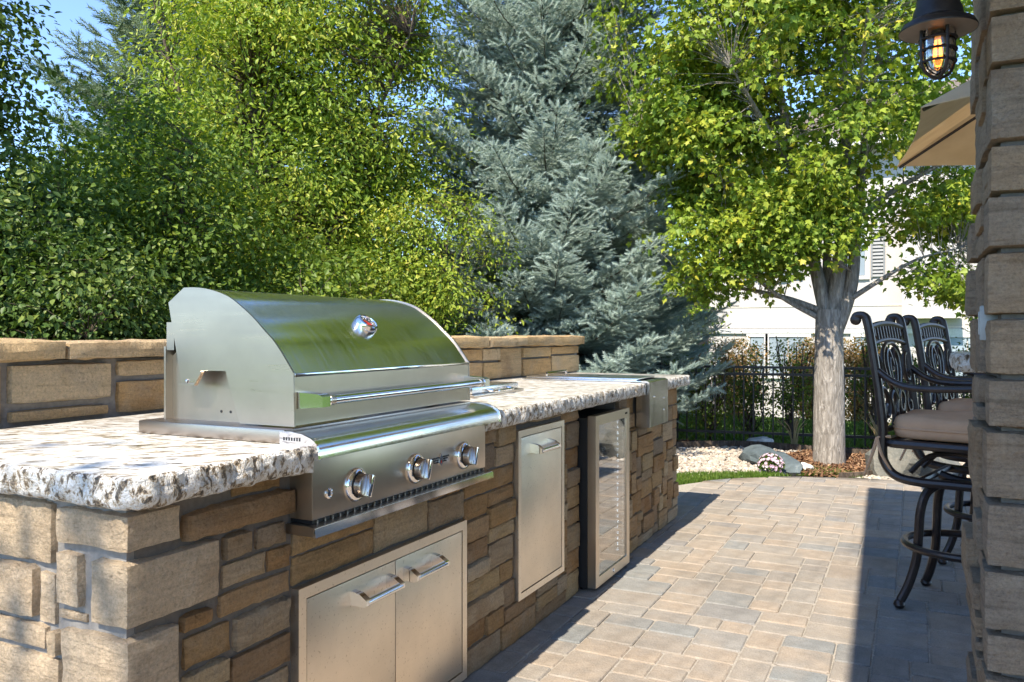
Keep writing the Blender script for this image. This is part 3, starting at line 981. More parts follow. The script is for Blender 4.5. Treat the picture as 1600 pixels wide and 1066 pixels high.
# ================================================================== GRILL
grill = empty('gas_grill', (-1.65, 2.13, GT), 0, 'large stainless steel gas grill with closed curved hood', 'grill')
GO = Vector(grill.location)
def gp(mb, name, mat, parent=None, smooth=35):
    o = mb.build(name, mat, parent or grill, smooth)
    if parent is None: o.location = -GO
    return o
hy0, hy1 = 1.66, 2.60
prof = [(-1.452, .994), (-1.456, 1.135), (-1.511, 1.206), (-1.555, 1.246), (-1.595, 1.281), (-1.637, 1.311), (-1.676, 1.335), (-1.715, 1.35), (-1.76, 1.361), (-1.81, 1.367), (-1.853, 1.367), (-1.914, 1.326)]
# smooth the curve of the hood
curve = [Vector((a, 0, b)) for a, b in prof[1:11]]
sm = [(p.x, p.z) for p in spline(curve, 4)]
outer = [prof[0]] + sm + [prof[11]]
side = outer + [(-1.862, 1.098), (-1.802, 1.096), (-1.776, 1.134), (-1.694, 1.135), (-1.643, .994)]
for (a, b) in ((hy0, hy0 + .006), (hy1 - .006, hy1)):
    gp(MB().prism_y(side, a, b), 'hood_side', M['steel_x'])
inn = [(x_ - .004, z_ - .003) for x_, z_ in outer]
def skin(pr, y0, y1, th=.004):
    mb = MB(); n = len(pr)
    vs_ = [(x_, y, z_) for y in (y0, y1) for x_, z_ in pr] + [(x_ - th * .7, y, z_ - th * .7) for y in (y0, y1) for x_, z_ in pr]
    fs_ = [(i, i + 1, n + i + 1, n + i) for i in range(n - 1)] + [(2 * n + i, 3 * n + i, 3 * n + i + 1, 2 * n + i + 1) for i in range(n - 1)]
    fs_ += [(0, n, 3 * n, 2 * n), (n - 1, 3 * n - 1, 4 * n - 1, 2 * n - 1)]
    return mb.add(vs_, fs_)
gp(skin(inn[1:], hy0 + .0062, hy1 - .0062), 'hood', M['hood'], None, 30)
gp(MB().box(-1.466, -1.457, hy0 + .0062, hy1 - .0062, .996, 1.131), 'hood_front', M['steel_y'])
gp(MB().box(-1.466, -1.4535, hy0 + .0062, hy1 - .0062, 1.1235, 1.1335, .002), 'hood_trim', M['chrome'])
# firebox plate seen through the cut-out of the hood side
body = [(-1.948, .99), (-1.948, 1.172), (-1.89, 1.221), (-1.85, 1.225), (-1.60, 1.14), (-1.60, .99)]
gp(MB().prism_y(body, hy0 + .045, hy0 + .05), 'firebox_side', M['steel_inner'])
gp(MB().prism_y(body, hy1 - .05, hy1 - .045), 'firebox_side', M['steel_inner'])
gp(MB().box(-1.955, -1.948, hy0 + .02, hy1 - .02, .99, 1.2), 'firebox_back', M['steel_y'])
gp(MB().box(-1.935, -1.905, hy0 + .012, hy0 + .02, 1.19, 1.27), 'hinge_plate', M['steel_x'])
gp(MB().prism_y([(-1.862, 1.0925), (-1.80, 1.0925), (-1.772, 1.131), (-1.776, 1.134), (-1.802, 1.0965), (-1.862, 1.0965)], hy0 - .012, hy0), 'hood_lip', M['steel_x'])
for (a, b, rr) in ((-1.838, 1.104, .006), (-1.915, 1.155, .005)):
    gp(MB().lathe([(rr, -.006), (rr, 0), (rr * .6, .004), (0, .005)], (a, hy0 - .001 if a > -1.9 else hy0 + .044, b), 'y', 12, Matrix.Diagonal((1, -1, 1)).to_3x3()), 'screw', M['chrome'])
for a in (-1.755, -1.72):
    gp(MB().lathe([(.004, -.0005), (.004, .0005)], (a, hy0 + .0444, 1.018), 'y', 10), 'vent_hole', M['black'])
# flange resting on the granite
gp(MB().box(-1.99, -1.452, 1.622, 2.60, GT + .0015, .99, .003), 'base_flange', M['steel_x'])
# rounded front tray
tray = [(-1.452, .955), (-1.452, .985), (-1.42, .986), (-1.385, .982), (-1.355, .972), (-1.338, .960), (-1.331, .945), (-1.331, .923), (-1.345, .923), (-1.345, .93), (-1.40, .935)]
gp(MB().prism_y(tray, 1.612, 2.598), 'front_tray', M['hood'])
gp(MB().prism_y([(a - .001 if a < -1.4 else a + .003, b + (.003 if b > .95 else -.002)) for a, b in tray], 1.606, 1.612), 'tray_end_cap', M['chrome'])
gp(MB().prism_y([(a - .001 if a < -1.4 else a + .003, b + (.003 if b > .95 else -.002)) for a, b in tray], 2.598, 2.604), 'tray_end_cap', M['chrome'])
for i in range(7):
    gp(MB().box(-1.441 + i * .0085, -1.436 + i * .0085, 1.6055, 1.6065, .9665, .975), 'vent_slot', M['black'])
# control panel
gp(MB().box(-1.60, -1.377, 1.642, 2.576, .760, .922, .003), 'control_panel', M['steel_y'])
gp(MB().box(-1.60, -1.382, 1.646, 2.572, .750, .7595), 'vent_gap', M['black'])
for i in range(30):
    gp(MB().box(-1.381, -1.3765, 1.66 + i * .031, 1.664 + i * .031, .7495, .7595), 'vent_fin', M['steel_y'])
gp(MB().prism_y([(-1.60, .725), (-1.60, .749), (-1.375, .749), (-1.355, .746), (-1.352, .724), (-1.365, .724)], 1.625, 2.585), 'drip_lip', M['steel_y'])
gp(MB().prism_y([(-1.356, .745), (-1.352, .745), (-1.350, .723), (-1.356, .723)], 1.622, 2.588), 'lip_edge', M['chrome'])
# handle
hx, hz = -1.385, 1.062
hd = gp(MB().tube([(hx, 1.70, hz), (hx, 2.575, hz)], .0125, 16), 'handle', M['chrome'])
for a, b in ((1.672, 1.712), (2.563, 2.603)):
    gp(MB().add([(-1.457, a, hz - .022), (-1.457, b, hz - .022), (-1.457, b, hz + .022), (-1.457, a, hz + .022),
                 (-1.372, a + .004, hz - .015), (-1.372, b - .004, hz - .015), (-1.372, b - .004, hz + .012), (-1.372, a + .004, hz + .012),
                 (-1.385, a + .002, hz + .018), (-1.385, b - .002, hz + .018)],
                [(0, 3, 2, 1), (0, 1, 5, 4), (4, 5, 6, 7), (7, 6, 9, 8), (3, 8, 9, 2), (0, 4, 7, 8, 3), (1, 2, 9, 6, 5)]), 'handle_bracket', M['chrome'])
for y in (1.725, 2.55):
    gp(MB().lathe([(.0145, -.008), (.0145, .008)], (hx, y, hz), 'y', 16), 'handle_collar', M['steel_y'])
# knobs
def knob(y, z):
    o = empty('knob', (0, 0, 0)); o.parent = grill; o.location = Vector((-1.377, y, z)) - GO
    MB().lathe([(.047, 0), (.047, .006), (.043, .012), (.036, .015), (.034, .014), (.034, .0)], (0, 0, 0), 'x', 32).build('bezel', M['chrome'], o)
    MB().lathe([(.031, .010), (.031, .034), (.029, .038), (.02, .0395), (0, .0395)], (0, 0, 0), 'x', 28).build('dial', M['steel_x'], o)
    MB().lathe([(.0338, .004), (.0338, .0165), (.0312, .0165), (.0312, .004)], (0, 0, 0), 'x', 28).build('ring', M['black'], o)
    a = R(-18)
    q = Matrix.Rotation(a, 3, 'X')
    g_ = MB().box(.0385, .056, -.0075, .0075, -.030, .030, .003)
    g_.v = [tuple(q @ Vector(v)) for v in g_.v]
    g_.build('grip', M['chrome'], o)
    m_ = MB().box(.0555, .0566, -.0012, .0012, .012, .027); m_.v = [tuple(q @ Vector(v)) for v in m_.v]
    m_.build('pointer', M['black'], o)
for y in (1.82, 2.118, 2.415):
    knob(y, .824)
gp(MB().lathe([(.014, 0), (.014, .004), (.010, .006), (.009, .003), (0, .003)], (-1.377, 1.705, .820), 'x', 20), 'igniter_button', M['chrome'])
# winged emblem: two ribbed wings and a pointed shield
em = empty('emblem', (0, 0, 0)); em.parent = grill; em.location = Vector((-1.3765, 2.265, .828)) - GO
for s_ in (-1, 1):
    for k in range(3):
        MB().prism_y([(0, .012 - k * .007), (.003, .012 - k * .007), (.003, .007 - k * .007), (0, .007 - k * .007)], s_ * .008 if s_ > 0 else -(.052 - k * .008), (.052 - k * .008) if s_ > 0 else -.008).build('wing', M['dial'], em)
mesh_obj('shield', [(.0045, 0, .024), (.0045, .009, .006), (.0045, .011, -.008), (.0045, 0, -.018), (.0045, -.011, -.008), (.0045, -.009, .006),
                    (0, 0, .024), (0, .009, .006), (0, .011, -.008), (0, 0, -.018), (0, -.011, -.008), (0, -.009, .006)],
         [(0, 5, 4, 3, 2, 1)] + [(i, (i + 1) % 6, (i + 1) % 6 + 6, i + 6) for i in range(6)], M['chrome'], em, None)
mesh_obj('shield_mark', [(.005, 0, .002), (.005, .005, -.006), (.005, 0, -.011), (.005, -.005, -.006)], [(0, 1, 2, 3)], M['red'], em, None)
# lid thermometer on the slope
tn = Vector((.64, 0, .77)).normalized()
th = empty('thermometer', (0, 0, 0)); th.parent = grill; th.location = Vector((-1.575, 2.135, 1.263)) - GO
th.rotation_euler = tn.to_track_quat('Z', 'Y').to_euler()
MB().lathe([(.040, -.006), (.040, .008), (.036, .017), (.031, .019), (.029, .015), (.029, .0)], (0, 0, 0), 'z', 32).build('bezel', M['chrome'], th)
MB().lathe([(.029, .011), (0, .0112)], (0, 0, 0), 'z', 28).build('dial', M['dial'], th)
for k in range(9):
    an = R(-120 + 30 * k)
    MB().box(-.001, .001, .019, .026, .0113, .0122).build('tick', M['white_face'], th).rotation_euler = (0, 0, an)
MB().box(-.003, .003, -.016, .014, .0118, .013).build('needle', M['red'], th).rotation_euler = (0, 0, R(35))
MB().box(-.012, .012, -.012, -.004, .0115, .0124).build('gauge_band', M['red'], th)

# ================================================================== DOORS, DRAWER
def ring_frame(x0, x1, y0, y1, z0, z1, w):
    return MB().box(x0, x1, y0, y0 + w, z0, z1).box(x0, x1, y1 - w, y1, z0, z1).box(x0, x1, y0 + w, y1 - w, z0, z0 + w).box(x0, x1, y0 + w, y1 - w, z1 - w, z1)
def pull(parent, y0, y1, z, x):
    """wedge ended bar pull"""
    h = empty('handle', (0, 0, 0)); h.parent = parent; h.location = (x, (y0 + y1) / 2, z)
    L = (y1 - y0) / 2
    for s_ in (-1, 1):
        a, b = (s_ * L - .011, s_ * L + .011)
        MB().prism_y([(0, .026), (.030, .020), (.054, .004), (.054, -.010), (.046, -.016), (0, -.014)], a, b).build('bracket', M['chrome'], h)
    MB().tube([(.046, -L, -.004), (.046, L, -.004)], .0105, 14).build('grip', M['chrome'], h)
    return h
dd = empty('double_access_door', (XF, 2.08, 0), 0, 'pair of stainless access doors below the grill', 'access door')
def loc(mb, name, mat, parent, smooth=35):
    off = Vector(parent.location)
    mb.v = [tuple(Vector(v) - off) for v in mb.v]
    return mb.build(name, mat, parent, smooth)
FX = XF + .012
loc(ring_frame(XF - .05, FX, 1.645, 2.526, .018, .577, .030), 'frame', M['door_steel'], dd)
loc(MB().box(XF - .05, FX - .010, 1.675, 2.496, .048, .547), 'recess', M['dark_gap'], dd)
for (a, b) in ((1.679, 2.083), (2.087, 2.492)):
    dpan = loc(MB().box(XF - .03, FX - .002, a, b, .052, .543, .0015), 'door', M['door_steel'], dd)
pull(dd, -.205, -.035, .486, FX - .002 - XF)
pull(dd, .055, .225, .486, FX - .002 - XF)
td = empty('waste_drawer', (XF, 3.18, 0), 0, 'tall narrow stainless pull-out drawer left of the fridge', 'drawer')
loc(ring_frame(XF - .05, FX, 2.946, 3.422, .162, .845, .026), 'frame', M['door_steel'], td)
loc(MB().box(XF - .05, FX - .010, 2.972, 3.396, .188, .819), 'recess', M['dark_gap'], td)
loc(MB().box(XF - .03, FX - .002, 2.976, 3.392, .192, .815, .0015), 'drawer_front', M['door_steel'], td)
pull(td, -.105, .065, .757, FX - .002 - XF)

# ================================================================== FRIDGE
fr = empty('beverage_fridge', (-1.7, 3.91, 0), 0, 'glass door beverage fridge built into the island', 'fridge')
fy0, fy1, fz0, fz1 = 3.656, 4.165, .022, .842
loc(MB().box(-2.03, -1.405, fy0 + .004, fy0 + .016, .02, .83).box(-2.03, -1.405, fy1 - .016, fy1 - .004, .02, .83).box(-2.03, -2.015, fy0 + .016, fy1 - .016, .02, .83)
    .box(-2.015, -1.405, fy0 + .016, fy1 - .016, .02, .045).box(-2.015, -1.405, fy0 + .016, fy1 - .016, .815, .83), 'cabinet', M['black'], fr)
loc(ring_frame(-1.401, -1.360, fy0, fy1, fz0, fz1, .046), 'door_frame', M['steel_y'], fr)
loc(MB().box(-1.385, -1.366, fy0 + .046, fy1 - .046, fz0 + .046, fz1 - .046), 'glass_pane', M['dark_glass'], fr)
for z in (.22, .37, .52, .66):
    sh = MB()
    for k in range(9):
        sh.box(-1.99, -1.42, fy0 + .035 + k * .053, fy0 + .038 + k * .053, z, z + .003)
    sh.box(-1.424, -1.418, fy0 + .02, fy1 - .02, z - .012, z + .006)
    loc(sh, 'shelf', M['steel_y'], fr)
for y in (fy0 + .075, fy1 - .085):
    for k in range(24):
        loc(MB().box(-1.413, -1.410, y, y + .004, .10 + k * .029, .114 + k * .029), 'led', M['led'], fr)
# bottles and cans inside are grouped on the shelves
loc(MB().lathe([(.009, 0), (.009, .004), (.006, .005), (0, .005)], (-1.360, fy0 + .26, fz0 + .022), 'x', 16), 'lock', M['chrome'], fr)
loc(MB().box(-1.3605, -1.3592, fy1 - .075, fy1 - .035, fz1 - .028, fz1 - .018), 'maker_mark', M['dial'], fr)
for y in (fy0 + .05, fy1 - .05):
    loc(MB().lathe([(.018, 0), (.018, .02)], (-1.44, y, 0.0), 'z', 12), 'foot', M['black'], fr)

# ================================================================== ICE CHEST, SIDE BURNER
ic = empty('ice_chest', (-1.7, 4.69, GT), 0, 'stainless drop-in ice chest with apron front at the far counter end', 'ice chest')
loc(MB().box(-2.15, -1.40, 4.50, 4.892, GT + .0015, GT + .012, .003), 'rim', M['lid_steel'], ic)
loc(MB().box(-2.13, -1.43, 4.515, 4.877, GT + .0125, GT + .024, .004), 'lid', M['lid_steel'], ic)
loc(MB().prism_y([(-1.43, GT + .012), (-1.37, GT + .012), (-1.352, GT + .004), (-1.350, .70), (-1.43, .70)], 4.503, 4.889), 'apron', M['hood'], ic)
for (y, z) in ((4.60, .87), (4.80, .85), (4.80, .78)):
    loc(MB().lathe([(.006, 0), (.006, .003), (0, .004)], (-1.350, y, z), 'x', 12), 'screw', M['chrome'], ic)
loc(MB().tube([(-2.0, 4.53, GT + .045), (-2.0, 4.84, GT + .045)], .007, 8).box(-2.006, -1.994, 4.53, 4.54, GT + .024, GT + .046).box(-2.006, -1.994, 4.83, 4.84, GT + .024, GT + .046), 'lid_handle', M['chrome'], ic)
sb = empty('side_burner', (-2.0, 3.4, GT), 0, 'low stainless side burner lid on the counter behind the grill', 'side burner')
loc(MB().box(-2.24, -1.735, 3.14, 3.65, GT + .0015, GT + .012, .003), 'base', M['steel_y'], sb)
loc(MB().box(-2.22, -1.755, 3.16, 3.63, GT + .0125, GT + .044, .008), 'lid', M['lid_steel'], sb)
loc(MB().tube(spline([(-1.756, 3.30, GT + .026), (-1.715, 3.31, GT + .022), (-1.712, 3.40, GT + .022), (-1.715, 3.49, GT + .022), (-1.756, 3.50, GT + .026)], 5), .006, 8), 'handle', M['chrome'], sb)

# ================================================================== COLUMN, LANTERN, PORCH
colm = empty('stone_column', (.43, 2.58, 0), 0, 'stacked tan stone column at the right', 'column')
def cpart(o):
    o.location = Vector(o.location) - Vector(colm.location); return o
cpart(MB().box(.19, .69, 2.335, 2.83, 0, 3.3).build('mortar_core', M['shaded_mortar'], colm))
zb = [0.0, .14, .27, .405, .51, .666, .829, 1.004, 1.131, 1.279, 1.442, 1.578, 1.703, 1.889, 2.016, 2.16, 2.30, 2.46, 2.6, 2.76, 2.9, 3.06, 3.25]
rc = random.Random(5)
def cstone(x0, x1, y0, y1, z0, z1, **k):
    cpart(rock('stone', (x0, y0, z0), (x1, y1, z1), colm, M['column_stone'], **k))
for i in range(len(zb) - 1):
    z0, z1 = zb[i] + .008, zb[i + 1] - .008
    tp = .018 * (1 - z0 / 2.2)
    xl = .155 - tp + rc.uniform(-.005, .005)
    yf = 2.30 + rc.uniform(-.006, .010)
    k = dict(cell=.022, amp=.005, rnd=.006, pillow=.004)
    w = rc.uniform(.26, .36); l = rc.uniform(.17, .3)
    cstone(xl + .012, .15 + w, yf, 2.30 + .13, z0, z1, **k)                                   # corner stone, front
    # left face stones (the side towards the island)
    s1 = rc.uniform(.16, .24)
    if rc.random() < .55:
        zm = (z0 + z1) / 2 + rc.uniform(-.02, .02)
        cstone(xl + rc.uniform(-.008, .016), .22, 2.438, 2.438 + s1 - .008, z0, zm - .006, **k)
        cstone(xl + rc.uniform(-.006, .018), .22, 2.438, 2.438 + s1 - .008, zm + .004, z1, **k)
    else:
        cstone(xl + rc.uniform(-.010, .012), .22, 2.438, 2.438 + s1 - .008, z0, z1, **k)
    cstone(xl + rc.uniform(-.012, .014), .22, 2.438 + s1, 2.865, z0 + rc.uniform(-.01, .02), z1 + rc.uniform(-.02, .01), **k)
    cstone(.15 + w + .012, .735, 2.30 + rc.uniform(-.006, .010), 2.36, z0, z1, cell=.06)
    cstone(.665, .735, 2.37, 2.865, z0, z1, cell=.09)
    cstone(.225, .66, 2.80, 2.865, z0, z1, cell=.09)

pl = empty('cover_plate', (.154, 2.440, 1.265), 0, 'narrow pale cover plate set in the stone column side', 'cover plate')
MB().box(-.004, .05, -.009, .009, -.045, .045, .004).build('plate', M['plate'], pl)
MB().box(-.007, -.003, -.006, .006, -.03, .03, .001).build('flap', M['plate'], pl)

lan = empty('wall_lantern', (.052, 2.36, 1.895), 0, 'black caged barn lantern with amber bulb on the column', 'lantern')
hz0 = .130
MB().lathe([(.028, hz0 + .105), (.030, hz0 + .09), (.048, hz0 + .082), (.052, hz0 + .05), (.057, hz0 + .04), (.060, hz0 + .018), (.085, hz0 + .004), (.092, hz0 - .010), (.0915, hz0 - .013),
            (.084, hz0 - .001), (.058, hz0 + .010), (.050, hz0 + .012)], (0, 0, 0), 'z', 40).build('hood', M['lamp_metal'], lan)
MB().lathe([(.0905, hz0 - .0125), (.083, hz0 - .0025), (.058, hz0 + .0085), (.046, hz0 + .011)], (0, 0, 0), 'z', 40).build('hood_lining', M['lamp_inside'], lan)
MB().lathe([(.036, hz0 + .012), (.039, hz0 + .004), (.036, hz0 - .006), (.030, hz0 - .006), (.028, hz0 + .010)], (0, 0, 0), 'z', 28).build('collar', M['chrome'], lan)
MB().lathe([(.016, hz0 + .02), (.016, hz0 - .02), (.012, hz0 - .026), (0, hz0 - .026)], (0, 0, 0), 'z', 16).build('socket', M['lamp_metal'], lan)
gprof = [(.036, hz0 + .004), (.0385, hz0 - .02), (.0385, .055), (.036, .035), (.029, .018), (.016, .007), (0, .003)]
MB().lathe(gprof + [(r0 * .94, z + .002) for r0, z in reversed(gprof)], (0, 0, 0), 'z', 32).build('globe', M['glass'], lan)
for k in range(4):
    an = math.pi / 4 * 0 + k * math.pi / 2 + .5
    pp = [(.043 * math.cos(an), .043 * math.sin(an), hz0 + .008), (.043 * math.cos(an), .043 * math.sin(an), .06), (.041 * math.cos(an), .041 * math.sin(an), .032),
          (.032 * math.cos(an), .032 * math.sin(an), .012), (.016 * math.cos(an), .016 * math.sin(an), .001), (0, 0, -.003)]
    MB().tube(spline(pp, 4), .0042, 8).build('cage_rib', M['lamp_metal'], lan)
for (z, r0) in ((.095, .043), (.066, .043), (.036, .0415)):
    MB().tube([(r0 * math.cos(a), r0 * math.sin(a), z) for a in np.linspace(0, 2 * math.pi, 28, endpoint=False)], .0035, 8, closed=True).build('cage_ring', M['lamp_metal'], lan)
bl = MB().lathe([(.007, .108), (.008, .095), (.0125, .07), (.012, .045), (.007, .028), (0, .023)], (0, 0, 0), 'z', 18).build('bulb', M['amber'], lan)
for k in range(6):
    an = k * math.pi / 3
    MB().tube([(.004 * math.cos(an), .004 * math.sin(an), .095), (.0075 * math.cos(an), .0075 * math.sin(an), .045)], .0009, 5).build('filament', M['filament'], bl)
MB().tube(spline([(0, 0, hz0 + .10), (0, 0, hz0 + .16), (.03, 0, hz0 + .19), (.07, 0, hz0 + .17), (.14, 0, hz0 + .13)], 5), .010, 10).build('bracket_arm', M['lamp_metal'], lan)
MB().lathe([(.05, 0), (.05, .012), (.03, .02), (0, .02)], (.128, 0, hz0 + .13), 'x', 20, Matrix.Diagonal((-1, 1, 1)).to_3x3()).build('wall_rose', M['lamp_metal'], lan)

porch = empty('covered_porch', (2.5, 0, 0), 0, 'house wall and porch roof shading the right of the patio', 'house')
def pp_(mb, name, mat):
    mb.v = [(v[0] - 2.5, v[1], v[2]) for v in mb.v]
    return mb.build(name, mat, porch)
def eave(mb):                       # the eave runs slightly askew to the counter
    mb.v = [(v[0] + (4.25 - v[1]) * .0315 if v[0] < 0 else v[0], v[1], v[2]) for v in mb.v]
    return mb
pp_(eave(MB().box(-.42, 6.0, -.9, 4.21, 3.30, 3.36)), 'soffit', M['soffit'])
pp_(eave(MB().box(-.458, -.421, -.9, 4.25, 3.28, 3.40).box(-.42, 6.0, 4.211, 4.25, 3.28, 3.40)), 'fascia', M['trim'])
pp_(eave(MB()).add([(-.293, -.9, 3.401), (-.455, 4.248, 3.401), (6, 4.248, 3.401), (6, -.9, 3.401), (2.5, 1.8, 4.2), (2.5, 1.0, 4.2), (6, 1.8, 4.2), (6, 1.0, 4.2)],
            [(0, 1, 2, 3), (0, 5, 4, 1), (1, 4, 6, 2), (4, 5, 7, 6), (2, 6, 7, 3), (0, 3, 7, 5)]), 'roof', M['roofing'])
pp_(MB().box(4.2, 4.4, -4.0, 4.0, 0, 3.3), 'wall', M['stucco_near'])
for (a, b) in ((.3, 2.1), (-2.6, -.8)):
    w_ = pp_(MB().box(4.17, 4.199, a, b, .3, 2.3), 'window', M['trim'])
    pn = MB().box(-.006, 0, a + .08, b - .08, .38, 2.22).build('pane', M['window_glass'], w_)
    pn.location = (4.169 - 2.5, 0, 0)

# ================================================================== BAR TOP beside the column
bar = empty('bar_counter', (.8, 3.3, 0), 0, 'raised granite bar top ending beside the column', 'bar counter')
def bpart(o):
    o.location = Vector(o.location) - Vector(bar.location); return o
bs = slab(.12, 2.0, 3.10, 3.46, 'snw', 0, 'bar_top', bar, 1.108, 1.17)
bpart(bs)
bpart(MB().box(.62, 1.9, 3.16, 3.40, 0, 1.107).build('bar_wall', M['mortar'], bar))
for (a, b, c, d) in pack(1.28, 1.10, [], (.16, .4), (.1, .16), .04, 31):
    bpart(rock('stone', (.62 + a + .005, 3.135, c + .005), (.62 + b - .005, 3.20, d - .005), bar, M['column_stone'], cell=.07))
    bpart(rock('stone', (.62 + a + .005, 3.36, c + .005), (.62 + b - .005, 3.425, d - .005), bar, M['column_stone'], cell=.07))

# ================================================================== BAR STOOLS
def spiral(c, r0, r1, a0, a1, n=14):
    return [(c[0] + (r0 + (r1 - r0) * i / n) * math.cos(a0 + (a1 - a0) * i / n), c[1] + (r0 + (r1 - r0) * i / n) * math.sin(a0 + (a1 - a0) * i / n)) for i in range(n + 1)]
def make_stool():
    s = empty('bar_stool', (0, 0, 0))
    bz = M['bronze']
    SW = .255                          # half width
    zs = .745                          # seat frame height
    def backx(z):                      # back leans away from the seat
        t = max(0, (z - zs) / (1.31 - zs))
        return -.27 - .075 * t ** 1.4
    def bk(y, z): return (backx(z), y, z)
    for sd in (-1, 1):
        y = sd * SW
        # post with a scrolled top, running on into the curved lower frame
        pts_ = [(backx(1.312) - .05, y, 1.300), (backx(1.312) - .045, y, 1.318), (backx(1.312) - .012, y, 1.318), bk(y, 1.285), bk(y, 1.15), bk(y, .98), bk(y, .82), (-.275, y, .72), (-.268, y, .66), (-.225, y, .605), (-.14, y, .585), (.02, y * .9, .582), (.20, y * .8, .58)]
        sp = spline(pts_, 5)
        MB().tube(sp, [.020 if i > 12 else .018 for i in range(len(sp))], 10).build('post', bz, s)
        MB().lathe([(.001, -.022), (.022, -.012), (.026, 0), (.022, .012), (.001, .022)], (backx(1.31) - .048, y, 1.300), 'y', 14).build('scroll_end', bz, s)
        ar = spline([bk(y, 1.075), (-.22, y * 1.02, 1.015), (-.12, y * 1.06, .995), (.06, y * 1.08, 1.000), (.20, y * 1.06, 1.01), (.25, y * 1.02, .985), (.235, y, .93), (.225, y * .98, zs)], 5)
        MB().tube(ar, .0155, 10).build('arm', bz, s)
    # top rail: two arched rails with short bars between
    def arch(z0, h, y): return z0 + h * (1 - (y / SW) ** 2)
    for (z0, h, r0) in ((1.262, .022, .014), (1.185, .022, .011)):
        MB().tube([bk(y, arch(z0, h, y)) for y in np.linspace(-SW + .01, SW - .01, 15)], r0, 8).build('top_rail', bz, s)
    for y in np.linspace(-.19, .19, 10):
        MB().tube([bk(y, arch(1.19, .02, y)), bk(y, arch(1.262, .02, y))], .0075, 6).build('rail_bar', bz, s)
    for sd in (-1, 1):
        MB().tube(spline([bk(sd * .215, 1.275), bk(sd * .235, 1.24), bk(sd * .215, 1.20), bk(sd * .19, 1.22)], 4), .011, 6).build('rail_scroll', bz, s)
    # lower rail
    MB().tube([bk(-SW, .80), bk(SW, .80)], .014, 8).build('lower_rail', bz, s)
    # cast scrollwork between the rails
    def scr(p2, r0=.0095):
        q = [bk(a, b) for a, b in p2]
        MB().tube(spline(q, 3), r0, 7).build('scroll', bz, s)
    for m_ in (-1, 1):
        scr([(m_ * a, b) for a, b in [(0, .93), (.05, .985), (.088, 1.06), (.085, 1.13), (.05, 1.16), (.02, 1.13), (.0, 1.08)]], .012)          # heart outline
        scr([(m_ * a, b) for a, b in [(0, .96), (.03, 1.02), (.045, 1.08), (.03, 1.12), (.01, 1.10), (.012, 1.06)]], .0085)
        scr([(m_ * a, b) for a, b in [(0, 1.19), (.06, 1.185), (.12, 1.15), (.14, 1.09), (.11, 1.03), (.06, .98)]])
        scr([(m_ * (c_[0]), c_[1]) for c_ in [(.235, 1.14), (.20, 1.13), (.17, 1.08), (.18, 1.02), (.215, 1.01), (.225, 1.04), (.205, 1.055)]], .011)
        scr([(m_ * a, b) for a, b in [(.235, .985), (.19, .985), (.145, .95), (.13, .90), (.155, .86), (.195, .865), (.20, .90), (.175, .91)]], .011)
        scr([(m_ * a, b) for a, b in [(.10, .80), (.075, .86), (.10, .93), (.06, .965), (.025, .93), (.03, .88), (.06, .87), (.065, .90)]], .0105)
        scr([(m_ * a, b) for a, b in [(.0, .80), (.03, .83), (.025, .88), (0, .93)]])
        scr([(m_ * a, b) for a, b in [(.245, .86), (.215, .84), (.205, .80)]])
    # seat
    fr_ = []
    for (sx, sy) in ((-1, -1), (1, -1), (1, 1), (-1, 1)):
        for k in range(6):
            an = math.atan2(sy, sx) - math.pi / 4 + (math.pi / 2) * k / 5
            fr_.append((sx * .21 + .06 * math.cos(an), sy * .20 + .06 * math.sin(an), zs))
    MB().tube(fr_, .020, 8, closed=True).build('seat_frame', bz, s)
    MB().box(-.22, .22, -.22, .22, zs - .01, zs + .006).build('seat_pan', bz, s)
    # cushion
    nx = 16; vs_ = []; fs_ = []
    for lv, (z, ins) in enumerate(((.768, .015), (.775, .002), (.80, -.004), (.812, .0), (.83, -.005), (.858, .004), (.868, .02))):
        for k in range(40):
            an = 2 * math.pi * k / 40
            c_, s_ = math.cos(an), math.sin(an)
            rr = (abs(c_) ** 5 + abs(s_) ** 5) ** (-1 / 5)
            vs_.append((c_ * rr * (.255 - ins), s_ * rr * (.25 - ins), z + (.004 * math.sin(5 * an) if lv > 4 else 0)))
    for lv in range(6):
        for k in range(40):
            k2 = (k + 1) % 40
            fs_.append((lv * 40 + k, lv * 40 + k2, (lv + 1) * 40 + k2, (lv + 1) * 40 + k))
    vs_.append((0, 0, .882)); fs_ += [(240 + k, 240 + (k + 1) % 40, 280) for k in range(40)]
    fs_.append(tuple(reversed(range(40))))
    cu = mesh_obj('cushion', vs_, fs_, M['cushion'], s, 50)
    MB().tube([(math.cos(a) * (abs(math.cos(a)) ** 5 + abs(math.sin(a)) ** 5) ** (-.2) * .259, math.sin(a) * (abs(math.cos(a)) ** 5 + abs(math.sin(a)) ** 5) ** (-.2) * .254, .813) for a in np.linspace(0, 2 * math.pi, 40, endpoint=False)], .005, 6, closed=True).build('piping', M['cushion'], cu)
    for sd in (-1, 1):
        y = sd * SW
        MB().tube(spline([(-.24, y, .775), (-.285, y + sd * .012, .77), (-.30, y, .755), (-.285, y - sd * .02, .75)], 4), .007, 6).build('tie', M['cushion'], cu)
        for (dx, dz, dy) in ((-.055, -.17, .01), (.06, -.14, .015)):
            MB().tube(spline([(-.295, y + sd * .01, .765), (-.295 + dx * .4, y + sd * (.012 + dy), .765 + dz * .5), (-.295 + dx, y + sd * .012, .765 + dz)], 4), [.009, .008, .008, .008, .007, .007, .006, .006, .005], 6).build('tie_end', M['cushion'], cu)
    # swivel under the seat
    MB().tube([(.19, -.21, .58), (.19, .21, .58)], .018, 8).build('cross_bar', bz, s)
    MB().tube([(-.12, -.24, .588), (-.12, .24, .588)], .016, 8).build('cross_bar', bz, s)
